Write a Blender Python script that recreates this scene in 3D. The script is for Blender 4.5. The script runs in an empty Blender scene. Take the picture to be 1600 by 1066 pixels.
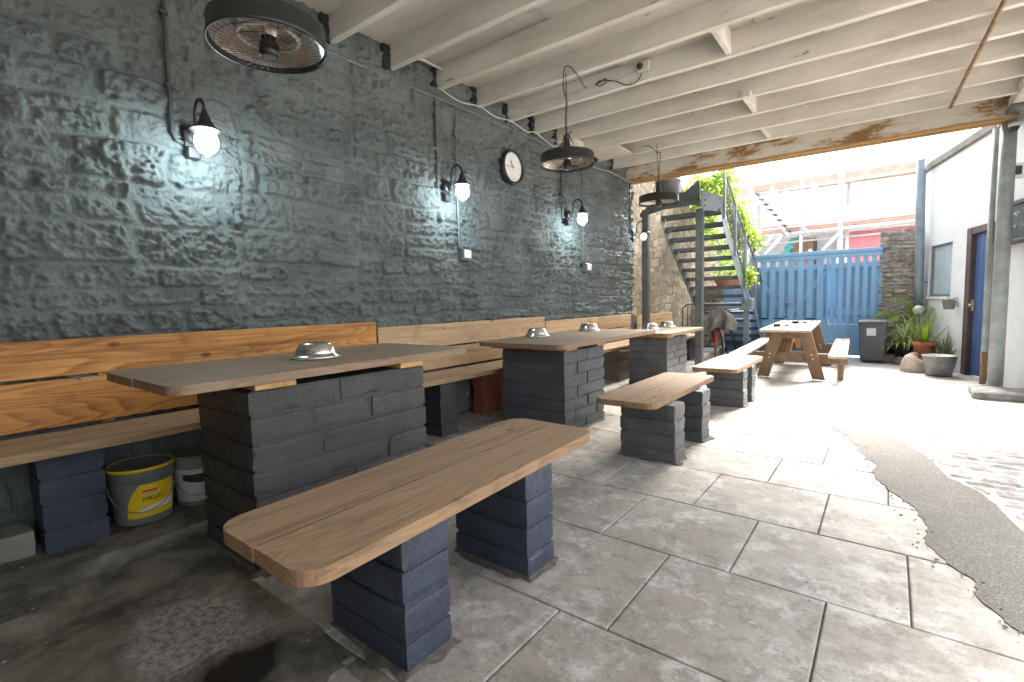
import bpy, bmesh, math, random
import numpy as np
from mathutils import Matrix, Vector
R = math.radians
random.seed(7)
SC = bpy.context.scene
COL = SC.collection

# ------------------------------------------------------------------ camera
CH = 1.2                                   # lens height above the paving
V1 = np.array([590., -75.]); V2 = np.array([-980., -38.])   # vanishing points of the wall and of the joists (photo pixels from centre)
FOC = math.sqrt(-(V1 @ V2))
_y = np.array([V1[0], V1[1], FOC]); _y /= np.linalg.norm(_y)
_x = -np.array([V2[0], V2[1], FOC]); _x /= np.linalg.norm(_x)
_z = np.cross(_x, _y)
CAMR = np.stack([_x, _y, _z], 1)           # camera axes (right, down, forward) from world axes
cam_d = bpy.data.cameras.new('camera'); cam = bpy.data.objects.new('camera', cam_d); COL.objects.link(cam)
cam_d.sensor_width = 36; cam_d.lens = FOC / 1600 * 36; cam_d.clip_start = 0.02; cam_d.clip_end = 500
_r, _d, _f = CAMR[0], CAMR[1], CAMR[2]
cam.matrix_world = Matrix(((_r[0], -_d[0], -_f[0], 0), (_r[1], -_d[1], -_f[1], 0), (_r[2], -_d[2], -_f[2], CH), (0, 0, 0, 1)))
SC.camera = cam

# ------------------------------------------------------------------ sky, sun, exposure
SUN_EL, SUN_AZ = R(43), R(1)              # azimuth measured from +Y (along the wall) towards +X
w = bpy.data.worlds.new('World'); SC.world = w; w.use_nodes = True
nt = w.node_tree; sky = nt.nodes.new('ShaderNodeTexSky'); sky.sky_type = 'NISHITA'; sky.sun_disc = False
sky.sun_elevation = SUN_EL; sky.sun_rotation = SUN_AZ; sky.air_density = 1.0; sky.dust_density = 4.0; sky.ozone_density = 1.0
bg = nt.nodes['Background']; bg.inputs['Strength'].default_value = 0.15
hs = nt.nodes.new('ShaderNodeHueSaturation'); hs.inputs['Saturation'].default_value = .30   # thin high cloud: a paler, greyer sky
nt.links.new(sky.outputs[0], hs.inputs['Color']); nt.links.new(hs.outputs[0], bg.inputs[0])
sl = bpy.data.lights.new('sun', 'SUN'); sl.energy = 5.0; sl.angle = R(30); sl.color = (1, .935, .84)
so = bpy.data.objects.new('sun', sl); COL.objects.link(so)
sd = Vector((math.sin(SUN_AZ) * math.cos(SUN_EL), math.cos(SUN_AZ) * math.cos(SUN_EL), math.sin(SUN_EL)))
so.rotation_euler = (-sd).to_track_quat('-Z', 'Y').to_euler()
SC.view_settings.view_transform = 'Standard'; SC.view_settings.look = 'None'
SC.view_settings.exposure = 2.7; SC.view_settings.gamma = 1
SC.cycles.max_bounces = 10; SC.cycles.diffuse_bounces = 6; SC.cycles.glossy_bounces = 4
SC.cycles.caustics_reflective = False; SC.cycles.caustics_refractive = False
SC.cycles.sample_clamp_indirect = 6

# ------------------------------------------------------------------ helpers: pixel of the photo -> point at a known plane
def ray(px, py):
    return CAMR.T @ np.array([px - 800., py - 533., FOC])
def onx(px, py, x):
    d = ray(px, py); return np.array([0, 0, CH]) + d * (x / d[0])
def ony(px, py, y):
    d = ray(px, py); return np.array([0, 0, CH]) + d * (y / d[1])
def onz(px, py, z):
    d = ray(px, py); return np.array([0, 0, CH]) + d * ((z - CH) / d[2])

# ------------------------------------------------------------------ numpy noise
def _h(ix, iy, iz, s):
    n = (ix * 374761393 + iy * 668265263 + iz * 2147483647 + s * 1274126177) & 0xFFFFFFFF
    n = ((n ^ (n >> 13)) * 1103515245) & 0xFFFFFFFF
    n = ((n ^ (n >> 15)) * 2246822519) & 0xFFFFFFFF
    return ((n ^ (n >> 16)) & 0xFFFFFF) / float(0xFFFFFF)
def vnoise(x, y, z=0.0, s=0):
    x = np.asarray(x, float); y = np.asarray(y, float); z = np.zeros_like(x) + z
    ix = np.floor(x).astype(np.int64); iy = np.floor(y).astype(np.int64); iz = np.floor(z).astype(np.int64)
    fx = x - ix; fy = y - iy; fz = z - iz
    fx = fx * fx * (3 - 2 * fx); fy = fy * fy * (3 - 2 * fy); fz = fz * fz * (3 - 2 * fz)
    def L(a, b, t): return a + (b - a) * t
    r = L(L(L(_h(ix, iy, iz, s), _h(ix + 1, iy, iz, s), fx), L(_h(ix, iy + 1, iz, s), _h(ix + 1, iy + 1, iz, s), fx), fy),
          L(L(_h(ix, iy, iz + 1, s), _h(ix + 1, iy, iz + 1, s), fx), L(_h(ix, iy + 1, iz + 1, s), _h(ix + 1, iy + 1, iz + 1, s), fx), fy), fz)
    return r * 2 - 1
def fbm(x, y, z=0.0, s=0, o=4):
    t = 0; a = 1.; f = 1.; n = 0
    for k in range(o):
        t = t + a * vnoise(np.asarray(x) * f, np.asarray(y) * f, np.asarray(z) * f, s + k * 17); n += a; a *= .5; f *= 2.03
    return t / n
def sstep(a, b, x):
    t = np.clip((x - a) / (b - a), 0, 1); return t * t * (3 - 2 * t)

# ------------------------------------------------------------------ objects
def link(o, parent=None):
    COL.objects.link(o)
    if parent is not None:
        o.parent = parent
        o.matrix_parent_inverse = Matrix.Translation(-Vector(parent.location)) if parent.type == 'EMPTY' and parent.parent is None else Matrix()
    return o
def tag(o, label=None, cat=None, group=None, kind=None):
    if label: o['label'] = label
    if cat: o['category'] = cat
    if group: o['group'] = group
    if kind: o['kind'] = kind
    return o
def thing(name, label, cat, loc=(0, 0, 0), group=None):
    o = bpy.data.objects.new(name, None); o.location = loc; COL.objects.link(o); o.empty_display_size = .1
    return tag(o, label, cat, group)
def uid(n): return n

class MB:
    """collects shapes, then links them as one mesh object"""
    def __init__(s): s.v = []; s.f = []; s.sm = []; s.n = 0
    def add(s, vs, fs, smooth=False, M=None):
        if M is not None: vs = [M @ Vector(p) for p in vs]
        b = s.n; s.v.extend([tuple(p) for p in vs]); s.n += len(vs)
        s.f.extend([tuple(i + b for i in q) for q in fs]); s.sm.extend([smooth] * len(fs)); return s
    def box(s, lo, hi, bev=0.0, M=None, seg=1):
        lo = Vector(lo); hi = Vector(hi)
        if bev <= 0:
            x0, y0, z0 = lo; x1, y1, z1 = hi
            vs = [(x0, y0, z0), (x1, y0, z0), (x1, y1, z0), (x0, y1, z0), (x0, y0, z1), (x1, y0, z1), (x1, y1, z1), (x0, y1, z1)]
            return s.add(vs, [(3, 2, 1, 0), (4, 5, 6, 7), (0, 1, 5, 4), (1, 2, 6, 5), (2, 3, 7, 6), (3, 0, 4, 7)], False, M)
        bm = bmesh.new(); bmesh.ops.create_cube(bm, size=1)
        for v in bm.verts:
            v.co = Vector(((lo[i] + hi[i]) / 2 + v.co[i] * (hi[i] - lo[i]) for i in range(3)))
        bmesh.ops.bevel(bm, geom=bm.edges[:], offset=bev, segments=seg, affect='EDGES', profile=.5)
        return s.bm(bm, M)
    def bm(s, bm, M=None, smooth=False):
        bm.verts.index_update(); vs = [v.co.copy() for v in bm.verts]; fs = [tuple(v.index for v in f.verts) for f in bm.faces]
        bm.free(); return s.add(vs, fs, smooth, M)
    def tube(s, pts, r, n=8, closed=False, caps=True):
        pts = [Vector(p) for p in pts]; m = len(pts); rr = r if isinstance(r, (list, tuple)) else [r] * m
        vs = []; up = Vector((0, 0, 1)); prev = None
        for i, p in enumerate(pts):
            a = pts[(i - 1) % m] if (closed or i > 0) else p; b = pts[(i + 1) % m] if (closed or i < m - 1) else p
            t = (b - a).normalized()
            if prev is None:
                u = t.cross(up); u = u.normalized() if u.length > 1e-4 else t.cross(Vector((1, 0, 0))).normalized()
            else:
                u = (prev - t * prev.dot(t)).normalized()
            prev = u; w_ = t.cross(u)
            for k in range(n):
                c = 2 * math.pi * k / n; vs.append(p + (u * math.cos(c) + w_ * math.sin(c)) * rr[i])
        fs = []
        for i in range(m if closed else m - 1):
            j = (i + 1) % m
            for k in range(n): fs.append((i * n + k, i * n + (k + 1) % n, j * n + (k + 1) % n, j * n + k))
        if caps and not closed:
            fs.append(tuple(range(n))[::-1]); fs.append(tuple((m - 1) * n + k for k in range(n)))
        return s.add(vs, fs, True)
    def lathe(s, prof, c=(0, 0, 0), n=32, M=None, smooth=True):
        vs = []; fs = []; m = len(prof)
        for r, z in prof:
            for k in range(n):
                a = 2 * math.pi * k / n; vs.append((c[0] + r * math.cos(a), c[1] + r * math.sin(a), c[2] + z))
        for i in range(m - 1):
            for k in range(n): fs.append((i * n + k, i * n + (k + 1) % n, (i + 1) * n + (k + 1) % n, (i + 1) * n + k))
        if prof[0][0] > 1e-6: pass
        return s.add(vs, fs, smooth, M)
    def prism(s, poly, z0, z1, M=None, bev=0.0, seg=2):
        n = len(poly)
        if bev > 0:
            bm = bmesh.new(); lo = [bm.verts.new((p[0], p[1], z0)) for p in poly]; hi = [bm.verts.new((p[0], p[1], z1)) for p in poly]
            bm.faces.new(lo[::-1]); bm.faces.new(hi)
            for i in range(n): bm.faces.new((lo[i], lo[(i + 1) % n], hi[(i + 1) % n], hi[i]))
            es = [e for e in bm.edges if abs(e.verts[0].co.z - e.verts[1].co.z) < 1e-6]
            bmesh.ops.bevel(bm, geom=es, offset=bev, segments=seg, affect='EDGES', profile=.5)
            return s.bm(bm, M)
        vs = [(p[0], p[1], z0) for p in poly] + [(p[0], p[1], z1) for p in poly]
        fs = [tuple(range(n))[::-1], tuple(range(n, 2 * n))] + [(i, (i + 1) % n, n + (i + 1) % n, n + i) for i in range(n)]
        return s.add(vs, fs, False, M)
    def build(s, name, mat, parent=None):
        me = bpy.data.meshes.new(name); me.from_pydata(s.v, [], s.f)
        me.polygons.foreach_set('use_smooth', s.sm); me.update()
        if mat is not None: me.materials.append(mat)
        o = bpy.data.objects.new(name, me); link(o, parent); return o

def grid_mesh(name, P, mat, parent=None, smooth=True):
    """P: (m,n,3) array of points -> one sheet"""
    m, n = P.shape[:2]; me = bpy.data.meshes.new(name)
    idx = np.arange(m * n).reshape(m, n)
    q = np.stack([idx[:-1, :-1], idx[1:, :-1], idx[1:, 1:], idx[:-1, 1:]], -1).reshape(-1, 4)
    me.vertices.add(m * n); me.vertices.foreach_set('co', P.reshape(-1).astype(np.float32))
    k = len(q); me.loops.add(k * 4); me.loops.foreach_set('vertex_index', q.reshape(-1).astype(np.int32))
    me.polygons.add(k); me.polygons.foreach_set('loop_start', (np.arange(k) * 4).astype(np.int32))
    me.polygons.foreach_set('use_smooth', np.full(k, smooth)); me.update(calc_edges=True); me.validate()
    if mat is not None: me.materials.append(mat)
    o = bpy.data.objects.new(name, me); link(o, parent); return o
def copy_tree(o, parent=None):
    c = o.copy(); COL.objects.link(c)
    if parent is not None:
        c.parent = parent; c.matrix_parent_inverse = o.matrix_parent_inverse.copy()
    for ch in list(o.children): copy_tree(ch, c)
    return c

# ------------------------------------------------------------------ materials
class NT:
    def __init__(s, name):
        s.m = bpy.data.materials.new(name); s.m.use_nodes = True; s.t = s.m.node_tree; s.b = s.t.nodes['Principled BSDF']
        s.tc = s.n('ShaderNodeTexCoord')
    def n(s, t, **kw):
        x = s.t.nodes.new(t)
        for k, v in kw.items(): setattr(x, k, v)
        return x
    def l(s, a, b): s.t.links.new(a, b)
    def map(s, src=None, scale=(1, 1, 1), rot=(0, 0, 0), loc=(0, 0, 0)):
        x = s.n('ShaderNodeMapping'); x.inputs['Scale'].default_value = scale; x.inputs['Rotation'].default_value = rot; x.inputs['Location'].default_value = loc
        s.l(src or s.tc.outputs['Object'], x.inputs[0]); return x.outputs[0]
    def noise(s, vec=None, scale=5, detail=4, rough=.55, dist=0):
        x = s.n('ShaderNodeTexNoise'); x.inputs['Scale'].default_value = scale; x.inputs['Detail'].default_value = detail
        x.inputs['Roughness'].default_value = rough; x.inputs['Distortion'].default_value = dist
        s.l(vec or s.tc.outputs['Object'], x.inputs['Vector']); return x.outputs['Fac']
    def vor(s, vec=None, scale=5, feat='F1', out='Distance', rnd=1):
        x = s.n('ShaderNodeTexVoronoi', feature=feat); x.inputs['Scale'].default_value = scale; x.inputs['Randomness'].default_value = rnd
        s.l(vec or s.tc.outputs['Object'], x.inputs['Vector']); return x.outputs[out]
    def ramp(s, fac, stops, interp='LINEAR'):
        x = s.n('ShaderNodeValToRGB'); cr = x.color_ramp; cr.interpolation = interp
        while len(cr.elements) < len(stops): cr.elements.new(.5)
        for e, (p, c) in zip(cr.elements, stops):
            e.position = p; e.color = (c, c, c, 1) if isinstance(c, (int, float)) else (*c, 1)
        s.l(fac, x.inputs[0]); return x.outputs[0]
    def mix(s, fac, a, b, mode='MIX'):
        x = s.n('ShaderNodeMix', data_type='RGBA', blend_type=mode)
        for i, v in ((0, fac), (6, a), (7, b)):
            sock = x.inputs[i]
            if isinstance(v, (int, float)): sock.default_value = v if i == 0 else (v, v, v, 1)
            elif isinstance(v, tuple): sock.default_value = (*v, 1)
            else: s.l(v, sock)
        return x.outputs[2]
    def math(s, op, a, b=0.0):
        x = s.n('ShaderNodeMath', operation=op)
        for sock, v in ((x.inputs[0], a), (x.inputs[1], b)):
            if isinstance(v, (int, float)): sock.default_value = v
            else: s.l(v, sock)
        return x.outputs[0]
    def bump(s, h, strength=.5, dist=.01, normal=None):
        x = s.n('ShaderNodeBump'); x.inputs['Strength'].default_value = strength; x.inputs['Distance'].default_value = dist
        s.l(h, x.inputs['Height'])
        if normal is not None: s.l(normal, x.inputs['Normal'])
        return x.outputs[0]
    def set(s, col=None, rough=None, normal=None, metal=None, spec=None):
        for k, v in (('Base Color', col), ('Roughness', rough), ('Normal', normal), ('Metallic', metal), ('Specular IOR Level', spec)):
            if v is None: continue
            if isinstance(v, (int, float)): s.b.inputs[k].default_value = v
            elif isinstance(v, tuple): s.b.inputs[k].default_value = (*v, 1)
            else: s.l(v, s.b.inputs[k])
        return s.m
def plain(name, col, rough=.5, metal=0, var=.25, scale=12, bump=.0, bscale=120):
    k = NT(name); n = k.noise(scale=scale, detail=6)
    lo = tuple(c * (1 - var) for c in col); hi = tuple(min(1, c * (1 + var)) for c in col)
    nm = k.bump(k.noise(scale=bscale, detail=3), bump, .003) if bump else None
    return k.set(k.ramp(n, [(.3, lo), (.7, hi)]), k.ramp(k.noise(scale=scale * 2), [(.3, max(0, rough - .08)), (.7, min(1, rough + .1))]), nm, metal)

def m_painted_stone():
    k = NT('painted_stone'); n = k.noise(scale=2.2, detail=5); f = k.noise(scale=45, detail=6, rough=.65)
    c = k.ramp(n, [(.3, (.092, .111, .111)), (.55, (.133, .156, .155)), (.75, (.168, .190, .188))])
    ch = k.ramp(k.noise(scale=9, detail=8, rough=.7), [(.69, 0.0), (.76, .55)])           # chalky scuffs
    c = k.mix(ch, c, (.17, .185, .18))
    b = k.bump(f, 1.0, .018); b = k.bump(k.noise(scale=130, detail=4, rough=.7), .5, .005, b)
    return k.set(c, k.ramp(k.noise(scale=14), [(.3, .6), (.7, .8)]), b, spec=.34)
def m_bare_stone(name, a, b_, c_, moss=.0):
    k = NT(name); n = k.noise(scale=3.0, detail=8, rough=.65); f = k.noise(scale=40, detail=6, rough=.65)
    at = k.n('ShaderNodeAttribute', attribute_name='tone'); nn = k.math('ADD', k.math('MULTIPLY', n, .68), k.math('MULTIPLY', at.outputs['Fac'], .32))
    col = k.ramp(nn, [(.25, a), (.48, b_), (.7, c_)])
    col = k.mix(k.ramp(k.noise(scale=11, detail=6), [(.5, 0.), (.75, .6)]), col, (.09, .075, .055))
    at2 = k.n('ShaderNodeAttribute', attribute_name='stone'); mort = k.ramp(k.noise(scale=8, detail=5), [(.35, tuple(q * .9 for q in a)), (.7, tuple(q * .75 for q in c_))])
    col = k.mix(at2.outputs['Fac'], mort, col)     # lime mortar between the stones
    if moss: col = k.mix(k.ramp(k.noise(k.map(loc=(3, 8, 1)), scale=1.6, detail=6), [(.56, 0.), (.7, moss)]), col, (.09, .10, .03))
    return k.set(col, .9, k.bump(f, .7, .015))
def m_paint_block(name, col, rough=.5):
    k = NT(name); n = k.noise(scale=5, detail=5)
    pits = k.vor(k.map(scale=(1, 1, 1)), scale=85, feat='F1'); pm = k.ramp(pits, [(.10, 0.0), (.30, 1.0)])
    gate = k.ramp(k.noise(scale=22, detail=3), [(.52, 1.0), (.62, 0.0)])
    h = k.math('MAXIMUM', pm, gate)
    lo = tuple(c * .75 for c in col); hi = tuple(c * 1.3 for c in col)
    c = k.ramp(n, [(.3, lo), (.7, hi)])
    c = k.mix(k.ramp(k.noise(scale=26, detail=6, rough=.7), [(.72, 0.), (.8, .35)]), c, (.16, .16, .16))
    b = k.bump(h, .9, .008); b = k.bump(k.noise(scale=70, detail=6, rough=.75), .8, .009, b)
    return k.set(c, k.ramp(k.noise(scale=30), [(.3, rough - .1), (.7, rough + .12)]), b)
def m_wood(name, base, dark, pale, rough=.55, weather=0.0, axis='Y', knot=1.0):
    k = NT(name); oi = k.n('ShaderNodeObjectInfo')
    add = k.n('ShaderNodeVectorMath', operation='ADD'); k.l(k.tc.outputs['Object'], add.inputs[0])
    cmb = k.n('ShaderNodeCombineXYZ'); r10 = k.math('MULTIPLY', oi.outputs['Random'], 37.0)
    for i in range(3): k.l(r10, cmb.inputs[i])
    k.l(cmb.outputs[0], add.inputs[1])
    s_long, s_x = (1.0, 9.0)
    sc = (s_x, s_long, s_x) if axis == 'Y' else (s_long, s_x, s_x)
    v = k.map(add.outputs[0], sc)
    warp = k.noise(k.map(add.outputs[0], tuple(q * .32 for q in sc)), 1.0, 2, .5)
    # growth rings : noise contour lines, stretched along the plank
    ring = k.math('MULTIPLY', warp, 38.0); ring = k.math('FRACT', ring)
    ring = k.ramp(ring, [(0.0, 1.0), (.4, .38), (.85, 0.0), (1.0, 1.0)])
    fine = k.noise(k.map(add.outputs[0], tuple(q * 9 if q > 2 else q * 3 for q in sc)), 1.0, 5, .7)
    c = k.ramp(ring, [(0, base), (1, dark)])
    c = k.mix(k.ramp(fine, [(.35, 0.), (.7, .65)]), c, pale)
    c = k.mix(k.ramp(k.noise(k.map(add.outputs[0], (1.3, 1.3, 1.3)), 1.0, 4), [(.3, 0.), (.75, .5)]), c, tuple(q * .62 for q in base))
    stk = k.noise(k.map(add.outputs[0], tuple(q * 1.6 if q > 2 else q * .55 for q in sc)), 1.0, 6, .7)
    c = k.mix(k.ramp(stk, [(.52, 0.), (.66, .75)]), c, tuple(q * .8 for q in dark))                  # darker heartwood streaks
    c = k.mix(k.ramp(k.noise(k.map(add.outputs[0], (2.6, 2.6, 2.6)), 1.0, 8, .7), [(.56, 0.), (.7, .55)]), c, tuple(q * .6 for q in dark))   # spills and handling marks
    kn = k.vor(k.map(add.outputs[0], tuple((5.5 if q > 2 else 2.6) for q in sc)), 1.0); ks = k.ramp(kn, [(.03, 1.0 * knot), (.07, .75 * knot), (.12, 0.0)])
    c = k.mix(ks, c, tuple(q * .35 for q in dark))
    if weather:
        c = k.mix(k.ramp(k.noise(k.map(add.outputs[0], tuple(q * .7 for q in sc)), 1.0, 8, .75), [(.35, .2 * weather), (.65, .9 * weather)]), c, (.29, .24, .185))
        c = k.mix(k.ramp(k.noise(k.map(add.outputs[0], (9, 9, 9)), 1.0, 6, .7), [(.62, 0.), (.72, .55)]), c, (.07, .06, .05))
    b = k.bump(fine, .35, .004); b = k.bump(ring, .12, .002, b)
    return k.set(c, k.ramp(fine, [(.3, rough), (.7, min(1, rough + .22))]), b, spec=.32)
def m_flag():
    k = NT('flagstone'); at = k.n('ShaderNodeAttribute', attribute_name='tone')
    n = k.noise(scale=3.0, detail=9, rough=.65); c = k.ramp(n, [(.25, (.22, .20, .175)), (.5, (.335, .312, .28)), (.75, (.43, .405, .37))])
    c = k.mix(k.math('MULTIPLY', at.outputs['Fac'], .7), c, (.25, .23, .20))
    c = k.mix(k.ramp(k.noise(k.map(loc=(5, 2, 0)), scale=1.3, detail=9, rough=.7), [(.42, 0.), (.54, .8)]), c, (.235, .212, .183))
    c = k.mix(k.ramp(k.noise(k.map(loc=(1, 7, 0)), scale=4.5, detail=9, rough=.75), [(.50, 0.), (.60, .7)]), c, (.46, .445, .42))
    c = k.mix(k.ramp(k.noise(scale=38, detail=4, rough=.8), [(.66, 0.), (.74, .6)]), c, (.09, .08, .07))
    c = k.mix(k.ramp(k.noise(k.map(loc=(9, 4, 0)), scale=9, detail=9, rough=.8), [(.49, 0.), (.57, .6)]), c, (.15, .135, .115))
    c = k.mix(k.ramp(k.noise(k.map(loc=(2, 9, 0)), scale=75, detail=3, rough=.7), [(.6, 0.), (.7, .35)]), c, (.50, .48, .45))
    # pimpled pressing of the slabs
    pm = k.vor(k.map(scale=(1, 1, 0), rot=(0, 0, R(12))), scale=95, rnd=.12); pg = k.ramp(k.noise(scale=2.5, detail=4), [(.35, .15), (.6, 1.)])
    b = k.bump(k.math('MULTIPLY', k.ramp(pm, [(.15, 1.), (.5, 0.)]), pg), .22, .002); b = k.bump(k.noise(scale=26, detail=8, rough=.7), .3, .006, b)
    return k.set(c, k.ramp(n, [(.3, .55), (.7, .8)]), b)
def m_rough_concrete():
    k = NT('rough_concrete'); n = k.noise(scale=2.3, detail=9, rough=.68, dist=.4)
    c = k.ramp(n, [(.34, (.028, .026, .018)), (.45, (.085, .078, .056)), (.54, (.16, .145, .11)), (.66, (.27, .25, .205))])
    c = k.mix(k.ramp(k.noise(k.map(loc=(2, 2, 2)), scale=6, detail=8, rough=.7), [(.55, 0.), (.7, .75)]), c, (.05, .045, .036))
    # pale scabbed patch and a dark wet stain beside the front bench
    def blob(cx, cy, sx, sy, rot, lo, hi):
        v = k.map(k.map(loc=(-cx, -cy, 0)), (1 / sx, 1 / sy, 0), (0, 0, rot))
        d = k.n('ShaderNodeVectorMath', operation='LENGTH'); k.l(v, d.inputs[0])
        wob = k.math('MULTIPLY', k.math('SUBTRACT', k.noise(scale=5.5, detail=7, rough=.65), .5), 1.7)
        return k.ramp(k.math('ADD', d.outputs['Value'], wob), [(lo, 1.), (hi, 0.)])
    pale = blob(-2.02, .62, .42, .22, 0, .6, 1.0)
    pc = k.ramp(k.noise(scale=42, detail=8, rough=.8), [(.38, (.09, .075, .072)), (.55, (.30, .27, .265)), (.75, (.44, .41, .40))])
    c = k.mix(pale, c, pc)
    wet = blob(-1.66, .62, .24, .2, 0, .5, .9); c = k.mix(wet, c, (.012, .010, .009))
    rg = k.mix(wet, .88, .28)
    b = k.bump(k.noise(scale=34, detail=8, rough=.75), .7, .012)
    return k.set(c, rg, b)
def m_concrete(name, a, b_, scale=1.2, dirt=0):
    k = NT(name); n = k.noise(scale=scale, detail=9, rough=.65)
    c = k.ramp(n, [(.25, a), (.7, b_)]); c = k.mix(k.ramp(k.noise(scale=scale * 7, detail=8, rough=.75), [(.6, 0.), (.72, .5)]), c, tuple(q * .4 for q in a))
    if dirt: c = k.mix(k.ramp(k.noise(k.map(scale=(.55, 1.1, 1), loc=(1.3, 0, 0)), scale=1.5, detail=9, rough=.72), [(.5, 0.), (.66, dirt)]), c, (.15, .12, .10))
    return k.set(c, .85, k.bump(k.noise(scale=35, detail=7, rough=.7), .5, .008))
def m_tarmac():
    k = NT('tarmac'); v = k.vor(scale=260, out='Color'); sep = k.n('ShaderNodeSeparateColor'); k.l(v, sep.inputs[0])
    c = k.ramp(sep.outputs[0], [(.1, (.085, .078, .068)), (.55, (.14, .13, .115)), (.85, (.20, .188, .168)), (1., (.30, .285, .26))])
    c = k.mix(k.ramp(k.noise(scale=2.5, detail=6), [(.35, 0.), (.7, .5)]), c, (.085, .078, .07))
    return k.set(c, .85, k.bump(k.vor(scale=260), .7, .004))
def m_white_timber():
    k = NT('white_timber'); n = k.noise(k.map(scale=(.9, 5, 5)), 1, 7, .65)
    c = k.ramp(n, [(.3, (.43, .40, .35)), (.6, (.60, .57, .52))])
    c = k.mix(k.ramp(k.noise(k.map(scale=(.5, 1.2, 1), loc=(3, 1, 0)), 1.6, 7, .7), [(.52, 0.), (.68, .5)]), c, (.36, .31, .235))
    c = k.mix(k.ramp(k.noise(k.map(scale=(1.2, 2, 6)), 2.5, 8, .75), [(.6, 0.), (.75, .45)]), c, (.33, .295, .24))
    c = k.mix(k.ramp(k.noise(k.map(scale=(1.4, 6, 6), loc=(4, 0, 2)), 2.2, 5, .7), [(.655, 0.), (.70, .85)]), c, (.10, .075, .05))
    return k.set(c, .62, k.bump(k.noise(k.map(scale=(3, 25, 25)), 1, 5), .3, .004))
def m_flaky_beam():
    k = NT('flaking_beam'); n = k.noise(k.map(scale=(1.0, 4, 3.2)), 1.5, 9, .7)
    c = k.ramp(n, [(.44, (.50, .47, .41)), (.53, (.42, .36, .28)), (.57, (.23, .13, .06)), (.72, (.13, .075, .04))])
    return k.set(c, .8, k.bump(n, .5, .01))
def m_blue_gate():
    k = NT('blue_gate'); n = k.noise(k.map(scale=(5, 5, 1)), 1.2, 7, .6)
    c = k.ramp(n, [(.3, (.17, .35, .56)), (.7, (.23, .43, .66))])
    c = k.mix(k.ramp(k.noise(k.map(scale=(22, 22, 3.2)), 1.0, 6, .7), [(.68, 0.), (.73, .8)]), c, (.55, .58, .6))
    return k.set(c, .5, k.bump(k.noise(k.map(scale=(60, 60, 4)), 1), .25, .003))
def m_leaf(name, a, b_):
    k = NT(name); oi = k.noise(scale=9, detail=2); c = k.ramp(oi, [(.3, a), (.7, b_)])
    k.set(c, .45)
    tr = k.n('ShaderNodeBsdfTranslucent'); k.l(k.mix(.3, c, (.30, .42, .03)), tr.inputs[0])
    mx = k.n('ShaderNodeMixShader'); mx.inputs[0].default_value = .45
    k.l(k.b.outputs[0], mx.inputs[1]); k.l(tr.outputs[0], mx.inputs[2]); k.l(mx.outputs[0], k.t.nodes['Material Output'].inputs[0]); return k.m
def m_emit(name, col, st):
    k = NT(name); k.b.inputs['Base Color'].default_value = (*col, 1); k.b.inputs['Emission Color'].default_value = (*col, 1); k.b.inputs['Emission Strength'].default_value = st; return k.m
def m_clear(name, tint=(.95, .97, 1), refl=.12):
    k = NT(name); t = k.n('ShaderNodeBsdfTransparent'); t.inputs[0].default_value = (*tint, 1); g = k.n('ShaderNodeBsdfGlossy'); g.inputs['Roughness'].default_value = .05
    mx = k.n('ShaderNodeMixShader'); lw = k.n('ShaderNodeLayerWeight'); lw.inputs[0].default_value = .3
    k.l(k.math('ADD', k.math('MULTIPLY', lw.outputs['Facing'], .5), refl), mx.inputs[0]); k.l(t.outputs[0], mx.inputs[1]); k.l(g.outputs[0], mx.inputs[2])
    k.l(mx.outputs[0], k.t.nodes['Material Output'].inputs[0]); return k.m

M = {}
M['pstone'] = m_painted_stone()
M['bstone'] = m_bare_stone('bare_buff_stone', (.11, .08, .05), (.24, .185, .12), (.38, .315, .225), .5)
M['gstone'] = m_bare_stone('grey_rubble_stone', (.20, .185, .165), (.36, .335, .30), (.50, .47, .42))
M['navy'] = m_paint_block('navy_paint', (.033, .044, .068), .38)
M['charcoal'] = m_paint_block('charcoal_paint', (.036, .0365, .037), .45)
M['slate'] = m_paint_block('slate_blue_paint', (.056, .063, .075), .45)
M['greypaint'] = m_paint_block('mid_grey_paint', (.080, .083, .087), .48)
M['redbrick'] = m_paint_block('red_brick', (.26, .075, .035), .75)
M['beigeblock'] = m_paint_block('beige_block', (.20, .165, .12), .8)
M['ctop'] = m_wood('weathered_plank', (.31, .175, .08), (.12, .06, .026), (.40, .25, .135), .58, .35)
M['ttop'] = m_wood('worn_table_plank', (.21, .13, .07), (.075, .044, .022), (.30, .20, .115), .48, .42)
M['honey'] = m_wood('honey_pine', (.56, .25, .065), (.19, .062, .012), (.64, .36, .12), .5, 0)
M['pine'] = m_wood('pale_pine', (.52, .36, .21), (.38, .22, .10), (.60, .45, .29), .55, .15)
M['seat'] = m_wood('oiled_seat_pine', (.37, .23, .12), (.21, .12, .055), (.46, .32, .18), .55, .3)
M['batten'] = m_wood('raw_batten', (.50, .30, .12), (.30, .15, .05), (.58, .38, .18), .55, 0, 'X', .6)
M['picnic'] = m_wood('stained_picnic_timber', (.17, .095, .05), (.085, .045, .022), (.24, .145, .08), .6, .3)
M['picnictop'] = m_wood('bleached_picnic_timber', (.40, .34, .28), (.24, .19, .14), (.5, .45, .38), .6, .5)
M['lintel'] = m_wood('tan_lintel', (.47, .28, .12), (.28, .15, .06), (.55, .36, .18), .55, 0, 'X', .4)
M['flag'] = m_flag()
M['bed'] = plain('paving_bed_grit', (.075, .068, .058), .95, 0, .5, 30, .6, 90)
M['rough'] = m_rough_concrete()
M['yard'] = m_concrete('yard_concrete', (.42, .40, .37), (.60, .58, .55), 1.2, .85)
M['oldconc'] = m_concrete('dull_concrete', (.13, .125, .11), (.24, .23, .205), 5)
M['tarmac'] = m_tarmac()
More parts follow.
